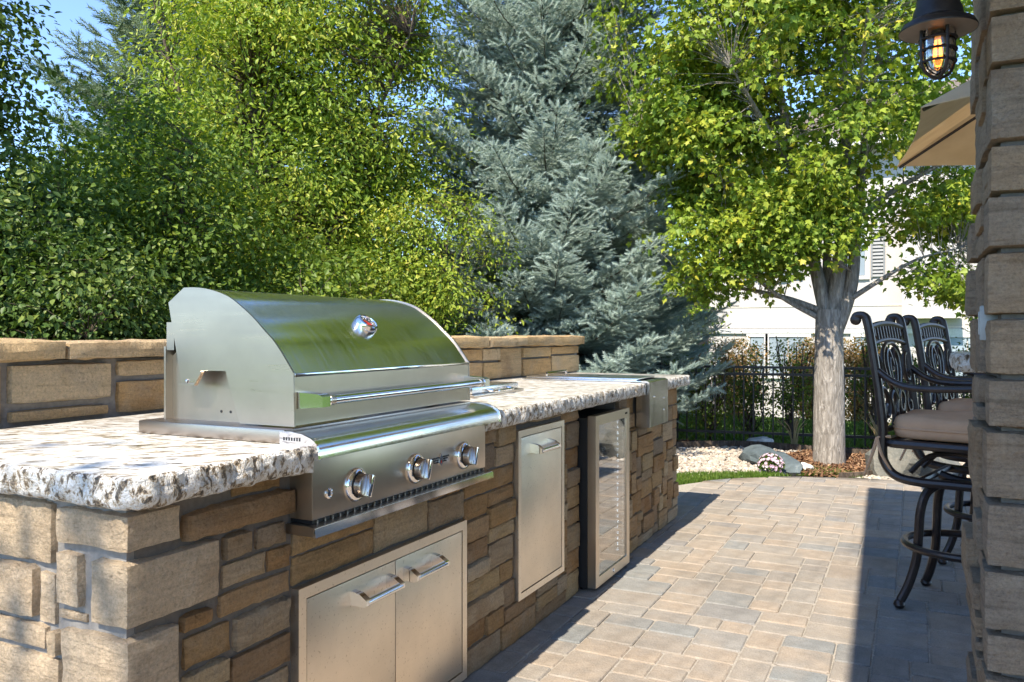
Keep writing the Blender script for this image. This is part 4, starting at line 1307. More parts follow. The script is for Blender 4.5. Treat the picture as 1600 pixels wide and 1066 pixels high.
    MB().tube(spline([(-.1, 0, .588), (0, 0, .565), (.19, 0, .578)], 4), .02, 8).build('spine', bz, s)
    MB().lathe([(.07, .535), (.085, .545), (.085, .565), (.05, .575), (0, .575)], (0, 0, 0), 'z', 24).build('swivel_plate', bz, s)
    for sd in (-1, 1):
        MB().tube(spline([(-.20, sd * .10, .60), (-.12, sd * .10, .68), (0, sd * .09, .70), (.10, sd * .10, .67), (.18, sd * .10, .60)], 4), .012, 8).build('spring_arm', bz, s)
    # four curved legs with ball feet
    for k in range(4):
        an = math.pi / 4 + k * math.pi / 2
        c_, s_ = math.cos(an), math.sin(an)
        q = [(.03, .548), (.11, .555), (.175, .52), (.205, .44), (.215, .33), (.225, .22), (.26, .11), (.30, .035)]
        sp = spline([(a * c_, a * s_, b) for a, b in q], 4)
        MB().tube(sp, [.020] * len(sp), 10).build('leg', bz, s)
        MB().lathe([(.001, 0), (.018, .004), (.026, .018), (.022, .032), (.014, .040)], (.305 * c_, .305 * s_, 0), 'z', 14).build('foot', bz, s)
    MB().tube([(.245 * math.cos(a), .245 * math.sin(a), .275) for a in np.linspace(0, 2 * math.pi, 40, endpoint=False)], .017, 10, closed=True).build('foot_ring', bz, s)
    return s
def copy_tree(o, parent=None):
    c = o.copy(); col.objects.link(c)
    if parent is not None: c.parent = parent
    for ch in list(o.children): copy_tree(ch, c)
    return c
st = make_stool()
st2 = copy_tree(st)
st.location = (.20, 4.22, 0); st.rotation_euler = (0, 0, R(-15))
st2.location = (.40, 5.08, 0); st2.rotation_euler = (0, 0, R(-17))
tag(st, 'nearer bronze cast metal bar stool with tan cushion by the column', 'bar stool', 'bronze bar stools')
tag(st2, 'farther bronze cast metal bar stool, mostly hidden behind the nearer one', 'bar stool', 'bronze bar stools')

# ================================================================== UMBRELLA
um = empty('patio_umbrella', (1.22, 5.13, 0), 0, 'tan six-sided patio umbrella opened behind the column', 'umbrella')
ur, uz, utop = 1.46, 2.30, 3.02
angs = [R(155 + 60 * k) for k in range(6)]
def canopy():
    vs_ = []; fs_ = []
    rings = [(0.0, utop), (.25, utop - .15), (.5, utop - .33), (.75, utop - .52), (1.0, uz)]
    seg = 5
    for (t, z) in rings[1:]:
        for k in range(6):
            a, b = angs[k], angs[(k + 1) % 6]
            for j in range(seg):
                u = j / seg
                x_ = ur * t * ((1 - u) * math.cos(a) + u * math.cos(b)); y_ = ur * t * ((1 - u) * math.sin(a) + u * math.sin(b))
                sag = 4 * u * (1 - u)
                vs_.append((x_ * (1 - .03 * sag * t), y_ * (1 - .03 * sag * t), z - .03 * sag * t * (1 - t) * 2 + .02 * sag * t))
    vs_.append((0, 0, utop)); ap = len(vs_) - 1
    n = 6 * seg
    for l in range(3):
        for i in range(n): fs_.append((l * n + i, l * n + (i + 1) % n, (l + 1) * n + (i + 1) % n, (l + 1) * n + i))
    for i in range(n): fs_.append((ap, (i + 1) % n, i))
    # thickness
    k = len(vs_)
    vs_ += [(x_, y_, z - .004) for x_, y_, z in vs_]
    fs_ += [tuple(i + k for i in reversed(f)) for f in fs_]
    fs_ += [(3 * n + i, 3 * n + (i + 1) % n, 3 * n + (i + 1) % n + k, 3 * n + i + k) for i in range(n)]
    return mesh_obj('canopy', vs_, fs_, M['canvas'], um, 25)
canopy()
for a in angs:
    MB().tube([(ur * .99 * math.cos(a), ur * .99 * math.sin(a), uz - .012), (0.03 * math.cos(a), .03 * math.sin(a), utop - .03)], .009, 8).build('rib', M['bronze'], um)
    MB().tube([(ur * .5 * math.cos(a), ur * .5 * math.sin(a), utop - .365), (.03 * math.cos(a), .03 * math.sin(a), 2.2)], .007, 6).build('strut', M['bronze'], um)
MB().tube([(0, 0, .03), (0, 0, utop + .04)], .02, 12).build('pole', M['bronze'], um)
MB().lathe([(.26, 0), (.26, .03), (.22, .06), (.05, .08), (.03, .2)], (0, 0, 0), 'z', 28).build('base', M['bronze'], um)
MB().lathe([(.03, utop), (.035, utop + .03), (.015, utop + .06), (0, utop + .075)], (0, 0, 0), 'z', 14).build('finial', M['bronze'], um)

# ================================================================== BEYOND THE PATIO
# iron picket fence
fa, fb_ = Vector((-4.6, 9.02, 0)), Vector((3.4, 10.1, 0))
fd = (fb_ - fa); fl = fd.length; fd.normalize()
fence = empty('iron_fence', fa, math.atan2(fd.y, fd.x), 'black iron picket fence behind the gravel bed', 'fence')
GZ = -.06
pm = MB().box(-.0085, .0085, -.0085, .0085, .02, .84)
pko = pm.build('picket', M['iron'], fence, None)
n_p = int(fl / .105)
first = True
for i in range(n_p):
    x = .06 + i * .105
    if i % 18 == 0: continue
    if first:
        o = pko; first = False
    else:
        o = pko.copy(); link(o); o.parent = fence
    o.location = (x, 0, 0)
for i in range(0, n_p, 18):
    MB().box(.06 + i * .105 - .028, .06 + i * .105 + .028, -.028, .028, GZ, .89, .004).build('post', M['iron'], fence)
for z in (.115, .775, .853):
    MB().box(0, fl, -.014, .014, z - .014, z + .014).build('rail', M['iron'], fence)

# stones in the bed
def boulder(name, label, loc_, size, mat, cat, seed, flat=1.0, rz=0, rough=.22, sub=3):
    bm = bmesh.new()
    bmesh.ops.create_icosphere(bm, subdivisions=sub, radius=1)
    sv = Vector((seed * 2.3, seed, seed * .7))
    for v in bm.verts:
        d = v.co.normalized()
        k = 1 + rough * mn.noise(d * 1.3 + sv) * 1.6 + rough * .5 * mn.noise(d * 3.2 + sv) + rough * .22 * mn.noise(d * 8 + sv)
        q = d * k
        q.z = max(q.z, -.35)
        v.co = Vector((q.x * size[0], q.y * size[1], (q.z + .3) * size[2] * flat))
    me = bpy.data.meshes.new(name); bm.to_mesh(me); bm.free()
    me.materials.append(mat)
    me.polygons.foreach_set('use_smooth', [True] * len(me.polygons))
    me.set_sharp_from_angle(angle=R(28))
    o = bpy.data.objects.new(name, me); link(o)
    o.location = loc_; o.rotation_euler = (0, 0, rz)
    return tag(o, label, cat)
sl = boulder('slate_slab', 'dark blue-grey slate rock lying in the gravel beside the tree', (-1.22, 8.05, -.035), (.235, .45, .125), M['slate'], 'rock', 4, 1, R(25), .3)
boulder('boulder', 'large mossy tan boulder behind the bar stools', (.02, 8.0, -.045), (.33, .30, .30), M['boulder'], 'boulder', 9, 1, .3, .3)
boulder('pale_rock', 'white rock at the foot of the fence', (-1.52, 9.30, -.03), (.14, .10, .10), M['white_rock'], 'rock', 12)
boulder('pale_rock', 'small white rock in the green moss at the patio edge', (-.90, 7.86, -.02), (.065, .06, .06), M['white_rock'], 'rock', 15)

# black edging strips
def strip(name, label, pts_, h=.05, w=.012):
    sp = spline([Vector((*p, 0)) for p in pts_], 6)
    mb = MB(); vs_ = []
    for i, p in enumerate(sp):
        t = (sp[min(i + 1, len(sp) - 1)] - sp[max(i - 1, 0)]).normalized(); nn = Vector((-t.y, t.x, 0))
        for (o_, z) in ((-w, -.05), (w, -.05), (w, h), (-w, h)): vs_.append(p + nn * o_ + Vector((0, 0, z)))
    fs_ = [(i * 4 + a, i * 4 + (a + 1) % 4, i * 4 + 4 + (a + 1) % 4, i * 4 + 4 + a) for i in range(len(sp) - 1) for a in range(4)] + [(0, 1, 2, 3), tuple(reversed(range(len(vs_) - 4, len(vs_))))]
    o = mb.add(vs_, fs_).build(name, M['bark_dark'], None, 40)
    return tag(o, label, 'edging')
strip('bed_edging', 'low dark edging strip between gravel and fence', [(-3.0, 8.1), (-2.3, 8.8), (-1.85, 9.15), (-1.4, 9.2), (-1.0, 9.12), (-.6, 9.05), (0.4, 9.1)])
ME = [(-.72 + .50 * math.cos(a), 8.42 + .86 * math.sin(a)) for a in np.linspace(0, 2 * math.pi, 28, endpoint=False)]
sheet('mulch_ring', ME, -.022, M['mulch_ground'], 'reddish mulch ring round the maple trunk')
strip('ring_edging', 'curved dark edging round the mulch at the maple tree', [(-.72 + .51 * math.cos(a), 8.42 + .87 * math.sin(a)) for a in np.linspace(R(-75), R(85), 9)], .03)
sheet('fence_mulch', [(-4.5, 8.0), (-2.5, 8.9), (-1.85, 9.22), (-1.0, 9.2), (3, 9.2), (3, 10.0), (-4.5, 9.0)], -.028, M['mulch_ground'], 'brown mulch strip along the fence')

# loose stuff: gravel, mulch chips, grass
def stuff(name, label, tpl, P, ax, nor, S, mat, leaf, cat):
    V = scatter(tpl[0], P, ax, nor, S)
    o = fast_mesh(name, V, tpl[1], len(tpl[0]), len(P), mat, None, leaf)
    tag(o, label, cat, None, 'stuff')
    return o
def ico():
    t = (1 + 5 ** .5) / 2
    v = np.array([(-1, t, 0), (1, t, 0), (-1, -t, 0), (1, -t, 0), (0, -1, t), (0, 1, t), (0, -1, -t), (0, 1, -t), (t, 0, -1), (t, 0, 1), (-t, 0, -1), (-t, 0, 1)], float)
    v = v / np.linalg.norm(v[0]) * np.array([.42, .55, .3])
    f = [(0, 11, 5), (0, 5, 1), (0, 1, 7), (0, 7, 10), (0, 10, 11), (1, 5, 9), (5, 11, 4), (11, 10, 2), (10, 7, 6), (7, 1, 8), (3, 9, 4), (3, 4, 2), (3, 2, 6), (3, 6, 8), (3, 8, 9), (4, 9, 5), (2, 4, 11), (6, 2, 10), (8, 6, 7), (9, 8, 1)]
    return (v, f)
def in_poly(x, y, poly):
    c = np.zeros(len(x), bool); j = len(poly) - 1
    for i in range(len(poly)):
        xi, yi = poly[i]; xj, yj = poly[j]
        c ^= ((yi > y) != (yj > y)) & (x < (xj - xi) * (y - yi) / (yj - yi + 1e-12) + xi)
        j = i
    return c
def sample(poly, n, r):
    p = np.array(poly); lo, hi = p.min(0), p.max(0)
    q = r.uniform(lo, hi, (n * 3, 2)); q = q[in_poly(q[:, 0], q[:, 1], poly)][:n]
    return q
r1 = np.random.default_rng(5)
gpoly = [(-3.0, 6.7), (-1.95, 6.75), (-1.45, 7.35), (-1.0, 7.62), (.9, 7.63), (.9, 9.05), (-.6, 9.04), (-1.8, 9.1), (-2.3, 8.75), (-3.0, 8.0)]
q = sample(gpoly, 9000, r1)
ell = ((q[:, 0] + .72) / .5) ** 2 + ((q[:, 1] - 8.42) / .86) ** 2 > 1
q = q[ell]
n = len(q)
P = np.c_[q, r1.uniform(-.03, -.008, n)]
stuff('gravel', 'pale mixed river gravel covering the bed beyond the patio', ico(), P, np.c_[r1.normal(size=(n, 2)), r1.normal(size=n) * .3], np.c_[r1.normal(size=(n, 2)) * .35, np.ones(n)],
      r1.uniform(.025, .062, n), M['pebbles'], r1.beta(1.7, 1.3, n), 'gravel')
CHIP = ([(-.16, -.5, 0), (.16, -.5, 0.02), (.12, .5, .03), (-.14, .5, .06)], [(0, 1, 2, 3)])
def chips(poly, n, name, label, z=-.012, lo=.02, hi=.06, mat='chips'):
    q = sample(poly, n, r1); n = len(q)
    return stuff(name, label, CHIP, np.c_[q, z + r1.uniform(0, .022, n)], r1.normal(size=(n, 3)) * np.array([1, 1, .35]), np.c_[r1.normal(size=(n, 2)) * .5, np.ones(n)], r1.uniform(lo, hi, n), M[mat], r1.beta(1.6, 1.6, n), 'mulch')
chips(ME, 5200, 'mulch', 'reddish bark mulch under the maple')
chips([(-4.2, 8.3), (-2.4, 8.95), (-1.85, 9.25), (-1.0, 9.22), (1, 9.2), (1, 9.75), (-1.7, 9.4), (-4.2, 9.0)], 3500, 'fence_line_mulch', 'brown mulch and litter along the fence foot')
BLADE = ([(-.05, 0, 0), (.05, 0, 0), (.035, .6, .05), (0, 1, .22), (-.035, .6, .05)], [(0, 1, 2, 3, 4)])
def blades(poly, n, name, label, h0, h1, z=-.03, mat='grass_blade', lean=.45, cat='grass'):
    q = sample(poly, n, r1); n = len(q)
    return stuff(name, label, BLADE, np.c_[q, np.full(n, z)], np.c_[r1.normal(size=(n, 2)) * lean, np.ones(n)], r1.normal(size=(n, 3)) * np.array([1, 1, .2]) + 1e-3, r1.uniform(h0, h1, n), M[mat], r1.normal(.5, .22, n), cat)
arc = [(CX - (CR + .012) * math.sin(a), CY + (CR + .012) * math.cos(a)) for a in np.linspace(R(70), R(28), 10)]
blades(arc + [(-1.12, 7.52), (-1.35, 7.42), (-1.6, 7.28), (-2.0, 7.0), (-2.3, 6.6), (-1.9, 6.3)], 9000, 'grass_strip', 'strip of short green grass along the curved patio edge', .03, .07)
blades([(-1.02, 7.60), (-.42, 7.63), (-.45, 7.78), (-.62, 7.98), (-.90, 8.02), (-1.06, 7.85)], 5200, 'moss_patch', 'bright green low moss plants at the patio edge by the mulch', .02, .055, -.025, 'grass_blade', 1.1, 'ground cover')
blades([(-3.4, 10.0), (1.8, 10.2), (2.0, 13.6), (-4.2, 13.6)], 26000, 'lawn_grass', 'sunlit lawn grass seen through the fence', .04, .09, -.16)

# chrysanthemum
mum = empty('chrysanthemum', (-1.15, 7.53, -.03), 0, 'round chrysanthemum with pale pink flowers in front of the slate', 'flower')
mum.scale = (.82, .82, .82)
rm = np.random.default_rng(8)
v = unit(rm.normal(size=(900, 3))); v[:, 2] = np.abs(v[:, 2]) * .9 - .1
v = unit(v)
P = v * np.array([.125, .125, .12]) * rm.uniform(.7, 1.0, (900, 1)) + np.array([0, 0, .10])
fast_mesh('leaves', scatter(OVATE[0], P, v + rm.normal(size=(900, 3)) * .5, rm.normal(size=(900, 3)), np.full(900, .035)), OVATE[1], 6, 900, M['dark_leaf'], mum, rm.random(900))
# blooms: small many-petalled discs
k = 90
v2 = unit(rm.normal(size=(k, 3)) * np.array([1, 1, .8]) + np.array([0, 0, .9])); P2 = v2 * np.array([.135, .135, .13]) + np.array([0, 0, .105])
t1 = unit(np.cross(v2, rm.normal(size=(k, 3))))
pet_p, pet_a, pet_n = [], [], []
for j in range(14):
    an = 2 * math.pi * j / 14
    a_ = t1 * math.cos(an) + np.cross(v2, t1) * math.sin(an)
    pet_p.append(P2); pet_a.append(a_ + v2 * (.25 if j % 2 else .7)); pet_n.append(v2 - a_ * .3)
pp = np.concatenate(pet_p)
fast_mesh('blooms', scatter(OVATE[0], pp, np.concatenate(pet_a), np.concatenate(pet_n), np.full(len(pp), .021)), OVATE[1], 6, len(pp), M['petal'], mum, np.tile(rm.random(k), 14) * .7 + rm.random(len(pp)) * .3)

# dry stalks by the fence
def stalks(name, label, loc_, n, h, seed):
    r = random.Random(seed)
    o = empty(name, loc_, 0, label, 'dry plant')
    mb = MB()
    for i in range(n):
        an = r.uniform(0, 6.28); sp = r.uniform(.05, .5) * h
        mb.tube(spline([(r.uniform(-.03, .03), r.uniform(-.03, .03), 0), (sp * .35 * math.cos(an), sp * .35 * math.sin(an), h * r.uniform(.5, .6)), (sp * math.cos(an), sp * math.sin(an), h * r.uniform(.75, 1.05))], 3), .004, 4)
    m_ = mb.build('stems', M['straw'], o, None)
    at = m_.data.attributes.new('leaf', 'FLOAT', 'POINT'); at.data.foreach_set('value', np.random.default_rng(seed).random(len(m_.data.vertices)).astype(np.float32))
stalks('dry_stalks', 'dry straw-coloured stalks at the fence left of the trunk', (-1.18, 9.32, -.03), 16, .36, 1)
stalks('dry_stalks', 'dry straw-coloured stalks at the fence right of the trunk', (-.33, 9.45, -.03), 14, .38, 2)

# ------------------------------------------------------------------ houses behind
def house_far():
    h = empty('white_house', (0, 22, -1), 0, 'white stucco house standing behind the maple', 'house')
    def hp(mb, name, mat, parent=None):
        if parent is None: mb.v = [(v_[0], v_[1] - 22, v_[2] + 1) for v_ in mb.v]
        else: mb.v = [(v_[0], v_[1] - 22, v_[2] + 1) for v_ in mb.v]
        return mb.build(name, mat, parent or h)
    hp(MB().box(-4.96, 9, 22, 32, -1.2, 5.95), 'wall', M['stucco'])
    hp(MB().add([(-5.5, 21.4, 5.951), (9.5, 21.4, 5.951), (9.5, 32.6, 5.951), (-5.5, 32.6, 5.951), (-1, 27, 8.6), (5, 27, 8.6)], [(0, 3, 2, 1), (0, 1, 5, 4), (1, 2, 5), (2, 3, 4, 5), (3, 0, 4)]), 'roof', M['roofing'])
    hp(MB().box(-5.52, 9.52, 21.36, 21.399, 5.78, 5.98).box(-5.54, -5.501, 21.4, 32.6, 5.78, 5.98), 'gutter', M['trim'])
    for z in (1.36, 1.9, 3.9):
        hp(MB().box(-4.98, 9, 21.985, 21.999, z, z + .035), 'control_joint', M['soffit'])
    hp(MB().box(-4.99, 9, 21.93, 21.984, 1.22, 1.34), 'band', M['trim'])
    def win(x0, x1, z0, z1, nx=2, nz=2):
        w = hp(ring_frame(0, 1, 0, 1, 0, 1, .1) if False else MB().box(x0 - .09, x0, 21.94, 21.998, z0 - .09, z1 + .09).box(x1, x1 + .09, 21.94, 21.998, z0 - .09, z1 + .09).box(x0, x1, 21.94, 21.998, z1, z1 + .09).box(x0, x1, 21.93, 21.998, z0 - .09, z0), 'window', M['trim'])
        for i in range(nx):
            for k in range(nz):
                a = x0 + (x1 - x0) * i / nx; b = x0 + (x1 - x0) * (i + 1) / nx; c = z0 + (z1 - z0) * k / nz; d = z0 + (z1 - z0) * (k + 1) / nz
                hp(MB().box(a + .015, b - .015, 21.97, 21.99, c + .015, d - .015), 'pane', M['window_glass'], w)
    win(-3.88, -3.52, .15, 1.13, 1, 2); win(-3.40, -2.46, .15, 1.13, 2, 2); win(-1.35, -.72, .15, 1.13, 2, 2); win(.6, 1.6, .15, 1.13, 2, 2)
    win(-1.55, -1.1, 2.65, 3.9, 1, 2); win(-3.6, -3.0, 2.65, 3.9, 1, 2)
    for (a, b) in ((-1.98, -1.66), (-.98, -.66), (-4.02, -3.71), (-2.89, -2.58)):
        sh = hp(MB().box(a, a + .04, 21.94, 21.99, 2.6, 3.95).box(b - .04, b, 21.94, 21.99, 2.6, 3.95), 'shutter', M['shutter'])
        for k in range(15):
            z = 2.62 + k * .088
            hp(MB().add([(a + .04, 21.95, z), (b - .04, 21.95, z), (b - .04, 21.985, z + .07), (a + .04, 21.985, z + .07), (a + .04, 21.96, z - .01), (b - .04, 21.96, z - .01), (b - .04, 21.995, z + .06), (a + .04, 21.995, z + .06)],
                         [(0, 1, 2, 3), (4, 7, 6, 5), (0, 4, 5, 1), (3, 2, 6, 7)]), 'louvre', M['shutter'], sh)
    by = hp(MB().box(-.28, .95, 21.45, 21.92, 1.65, 4.2), 'bay', M['stucco'])
    hp(MB().box(-.32, .99, 21.42, 21.929, 1.58, 1.648), 'bay_trim', M['soffit'], by)
house_far()
h2 = empty('pink_house', (-11.2, 26, -1), 0, 'pinkish brick house glimpsed behind the spruce', 'house')
MB().box(-3.2, 4.3, 0, 8, -.2, 3.4).build('wall', M['pink_wall'], h2)
MB().add([(-3.7, -.5, 3.4), (4.8, -.5, 3.4), (4.8, 8.5, 3.4), (-3.7, 8.5, 3.4), (-1, 4, 5.4), (2.2, 4, 5.4)], [(0, 3, 2, 1), (0, 1, 5, 4), (1, 2, 5), (2, 3, 4, 5), (3, 0, 4)]).build('roof', M['roofing'], h2)
MB().box(-3.7, 4.8, -.55, -.501, 3.25, 3.45).build('gutter', M['trim'], h2)
for x in (-1.6, 1.2, 3.0):
    w_ = MB().box(x - .55, x + .55, -.04, -.001, 1.0, 2.6).build('window', M['trim'], h2)
    pn = MB().box(x - .47, x - .03, -.05, -.041, 1.08, 2.52).box(x + .03, x + .47, -.05, -.041, 1.08, 2.52).build('pane', M['window_glass'], w_)

# ------------------------------------------------------------------ conifers
def conifer(name, label, base, height, rad, n_whorl, per_whorl, twigs, tw_len, mat, seed, z0=.25, droop=.25, hue=.5, cat='tree'):
    r = np.random.default_rng(seed)
    root = empty(name, base, 0, label, cat)
    br = MB()
    br.tube([(0, 0, -.05), (0, 0, height * .5), (0, 0, height)], [.02 + height * .014, .01 + height * .008, .01], 10)
    pos, axs, siz, hues = [], [], [], []
    for w in range(n_whorl):
        t = w / (n_whorl - 1)
        z = z0 + (height - z0 - .1) * t ** 1.05
        L0 = rad * (1 - t) ** .76 + .12
        off = r.uniform(0, 6.28)
        for k in range(per_whorl):
            an = off + 2 * math.pi * (k + r.uniform(-.28, .28)) / per_whorl
            L = L0 * r.uniform(.68, 1.12)
            d = np.array([math.cos(an), math.sin(an), 0.]); s_ = np.array([-d[1], d[0], 0.])
            zz = z + r.uniform(-.10, .10)
            def curve(u): return d * (L * u) + np.array([0, 0, zz + L * (-droop * u + (droop + .16) * u * u)])
            br.tube([curve(u) for u in (0, .35, .7, .98)], [.010 + .006 * L, .008 + .003 * L, .006, .003], 5, cap=False)
            ns = max(4, int(L / (tw_len * .55)))
            for i in range(ns):
                u = .16 + .84 * (i + r.uniform(0, .6)) / ns
                u = min(u, 1)
                p0 = curve(u); tdir = curve(min(1, u + .05)) - curve(u - .05); tdir /= np.linalg.norm(tdir)
                side_len = L * .42 * (1.08 - u) + tw_len * .8
                for sg in (-1, 1):
                    dirn = tdir * .72 + s_ * sg * .9 + np.array([0, 0, r.uniform(-.14, .10)])
                    dirn /= np.linalg.norm(dirn)
                    m_ = max(1, int(side_len / (tw_len * .72)))
                    for q_ in range(m_):
                        pp_ = p0 + dirn * (tw_len * .72 * q_) + np.array([0, 0, -.03 * q_ * q_ * tw_len])
                        pos.append(pp_); axs.append(dirn + r.normal(size=3) * .28 + np.array([0, 0, .16])); siz.append(tw_len * r.uniform(.75, 1.15)); hues.append(hue + .20 * (q_ == m_ - 1) + r.normal() * .10)
                        if r.random() < .75:
                            sg2 = r.choice((-1, 1))
                            d2 = dirn * .7 + tdir * sg2 * .75 + np.array([0, 0, r.uniform(-.1, .25)])
                            pos.append(pp_ + dirn * tw_len * .3); axs.append(d2); siz.append(tw_len * r.uniform(.55, .95)); hues.append(hue + .12 + r.normal() * .12)
                if r.random() < .6:
                    pos.append(p0); axs.append(tdir * .8 + np.array([0, 0, .6]) + r.normal(size=3) * .2); siz.append(tw_len * .8); hues.append(hue + .15 + r.normal() * .1)
            pos.append(curve(.95)); axs.append(curve(1.0) - curve(.9)); siz.append(tw_len * 1.1); hues.append(hue + .3)
    br.build('trunk', M['bark_dark'], root, 60)
    pos = np.array(pos); axs = np.array(axs); siz = np.array(siz); n = len(pos)
    # one twig: needles set round a short shoot
    tv, tf = [], []
    nn = 40
    rr = np.random.default_rng(3)
    for i in range(nn):
        y = .04 + .94 * i / nn
        an = i * 2.399
        c_, s__ = math.cos(an), math.sin(an)
        ln = .22 * (1 - .35 * y)
        w_ = .026
        k = len(tv)
        tv += [(c_ * .01 - s__ * w_, y - .02, s__ * .01 + c_ * w_), (c_ * .01 + s__ * w_, y - .02, s__ * .01 - c_ * w_), (c_ * ln, y + .15, s__ * ln)]
        tf.append((k, k + 1, k + 2))
    V = scatter(tv, pos, axs, r.normal(size=(n, 3)), siz)
    fast_mesh('crown', V, tf, len(tv), n, mat, root, np.array(hues))
    print(name, 'twigs', n)
    return root
conifer('blue_spruce', 'tall blue spruce standing behind the counter end', (-3.85, 8.75, -.05), 9.8, 2.12, 48, 10, 0, .145, M['needle_blue'], 2, .45)
conifer('blue_spruce', 'smaller blue spruce right of the tall one, lower boughs at the fence', (-3.71, 11.5, -.25), 5.6, 1.15, 20, 8, 0, .16, M['needle_blue'], 5, .4)
conifer('pine_tree', 'grey-green pine rising behind the left trees', (-10.3, 9.4, -.05), 9.5, 3.0, 26, 8, 0, .34, M['needle_green'], 6, 1.0, .2)
conifer('young_spruce', 'small dark spruce behind the bar stools', (1.1, 12.2, -.3), 2.6, .8, 10, 6, 0, .16, M['needle_green'], 8, .3)

# ------------------------------------------------------------------ maple
tree('maple_tree', 'yellow-green maple with thick grey trunk in a mulch ring', (-.74, 8.37, -.04),
     [(0, 0, -.05), (.0, 0, .10), (.0, 0, .7), (.0, .0, 1.2), (.0, 0, 1.5)],
     [([(0, 0, 1.35), (-.12, -.02, 1.9), (-.30, -.05, 2.8), (-.55, -.1, 4.4), (-.7, 0, 6.2)], .075),
      ([(.03, 0, 1.4), (.10, 0, 2.0), (.14, .05, 3.0), (.1, .1, 5.0), (.0, .1, 8.2)], .085),
      ([(.06, -.02, 1.3), (.20, 0, 1.75), (.26, .0, 2.5), (.42, .05, 3.8), (.8, .1, 5.6)], .075),
      ([(-.05, 0, 1.35), (-.03, .12, 1.9), (-.05, .4, 3.0), (-.1, .8, 4.8)], .06),
      ([(.10, 0, 2.05), (.35, .05, 2.45), (.8, .1, 2.75), (1.3, .2, 3.0)], .045),
      ([(-.10, -.02, 1.50), (-.40, -.1, 1.62), (-.85, -.25, 1.72), (-1.25, -.4, 1.70)], .035),
      ([(-.08, -.02, 1.42), (-.35, -.18, 1.58), (-.62, -.36, 1.80), (-.85, -.6, 2.15)], .03),
      ([(-.15, 0, 2.0), (-.6, -.15, 2.5), (-1.1, -.35, 2.9), (-1.7, -.6, 3.3)], .04),
      ([(.12, -.02, 1.55), (.42, -.05, 1.75), (.75, .0, 1.95), (1.1, .1, 2.05)], .03),
      ([(-.3, 0, 2.8), (-.5, -.6, 3.2), (-.7, -1.1, 3.6)], .04), ([(.14, .05, 3.0), (.3, -.5, 3.5), (.4, -1.1, 4.0)], .04)],
     [((-.2, -.05, 4.9), (2.15, 1.85, 2.8), 20), ((-.35, -.05, 7.2), (1.5, 1.5, 1.9), 6), ((-.90, -.35, 2.3), (.85, .7, .75), 4.2), ((1.3, .3, 2.15), (.75, .7, .7), 3.0), ((-.35, -.4, 2.3), (.75, .5, .45), 2.0), ((-1.3, -.3, 5.6), (1.1, 1.0, 1.2), 3.0), ((-1.05, -.4, 3.4), (.9, .7, .8), 3.2)],
     2600, 46, .115, .060, MAPLE, M['maple_leaf'], M['bark'], 12, -.08, .158, hue=.52, hue_var=.15, gscale=1.7, squash=.5)

# ------------------------------------------------------------------ row of trees behind the counter
def broad(name, label, base, blobs, n_cl, per, cl_r, size, tpl, mat, seed, th, gap=-.15, hue=.5, stems=3, tr=.06, cat='tree', group=None, hv=.16, gs=1.1, bark_m='bark_dark'):
    r = random.Random(seed)
    limbs = []
    for i in range(stems * 2):
        bl = blobs[i % len(blobs)]
        c = Vector(bl[0]); e = c + Vector((r.uniform(-.7, .7) * bl[1][0], r.uniform(-.7, .7) * bl[1][1], r.uniform(.1, .8) * bl[1][2]))
        limbs.append(([(0, 0, th * .4), (e.x * .25 + r.uniform(-.1, .1), e.y * .25 + r.uniform(-.1, .1), max(th, e.z * .35)), (e.x * .65, e.y * .65, max(th, e.z * .7)), tuple(e)], tr * .62))
    return tree(name, label, base, [(0, 0, -.05), (0, 0, .1), (.02, 0, th * .6), (.03, .02, th)], limbs, blobs, n_cl, per, cl_r, size, tpl, M[mat], M[bark_m], seed, gap, tr, cat, group, hue, hv, True, gs)
broad('ash_tree', 'tall yellow-green ash tree rising behind the grill', (-6.0, 6.4, -.05),
      [((.2, .15, 3.5), (1.5, 1.5, 2.9), 12), ((.2, .2, 6.4), (1.3, 1.3, 2.4), 4), ((.45, .35, 1.7), (1.3, 1.0, 1.3), 4), ((1.0, .8, 4.0), (.8, .8, 1.9), 3), ((-.9, -.6, 2.6), (.9, .8, 1.0), 2)], 2600, 62, .17, .058, NARROW, 'ash_leaf', 31, 1.4, -.10, .55, 4, .11, gs=1.5)
broad('ash_tree', 'second yellow-green ash, farther back toward the pine', (-7.6, 6.1, -.05),
      [((0, 0, 2.0), (1.5, 1.5, 1.45), 5)], 420, 48, .19, .075, NARROW, 'ash_leaf', 33, 1.3, -.15, .42, 3, .10)
broad('leafy_tree', 'dark green broad-leaved tree at the left edge', (-5.15, 2.55, -.05),
      [((-.1, .0, 2.7), (.75, .7, 1.7), 5), ((.15, .35, 1.3), (.85, .9, 1.1), 4), ((.0, .0, 4.6), (.7, .7, 1.1), 1.6), ((.0, .1, 2.7), (.45, .45, 1.0), 2.0)], 960, 64, .13, .046, OVATE, 'dark_leaf', 37, 1.0, -.15, .55, 3, .07)
broad('leafy_tree', 'mid green bushy tree between the left edge and the ash', (-5.25, 4.2, -.05),
      [((0, 0, 1.9), (1.0, 1.1, 1.15), 5), ((.15, .1, 1.0), (1.1, 1.2, .9), 4)], 700, 64, .13, .044, OVATE, 'mid_leaf', 41, .8, -.18, .45, 4, .06)
broad('shrub_tree', 'light green shrubby tree in front of the tall spruce', (-4.25, 6.75, -.05),
      [((0, 0, 1.5), (.85, .85, 1.25), 5)], 460, 50, .12, .048, NARROW, 'ash_leaf', 43, .6, -.15, .55, 4, .045)
broad('shrub_tree', 'dense green shrub directly behind the grill hood', (-4.6, 5.35, -.05),
      [((0, 0, 1.05), (1.0, 1.0, 1.0), 5)], 460, 50, .12, .048, OVATE, 'mid_leaf', 47, .5, -.2, .6, 4, .045)
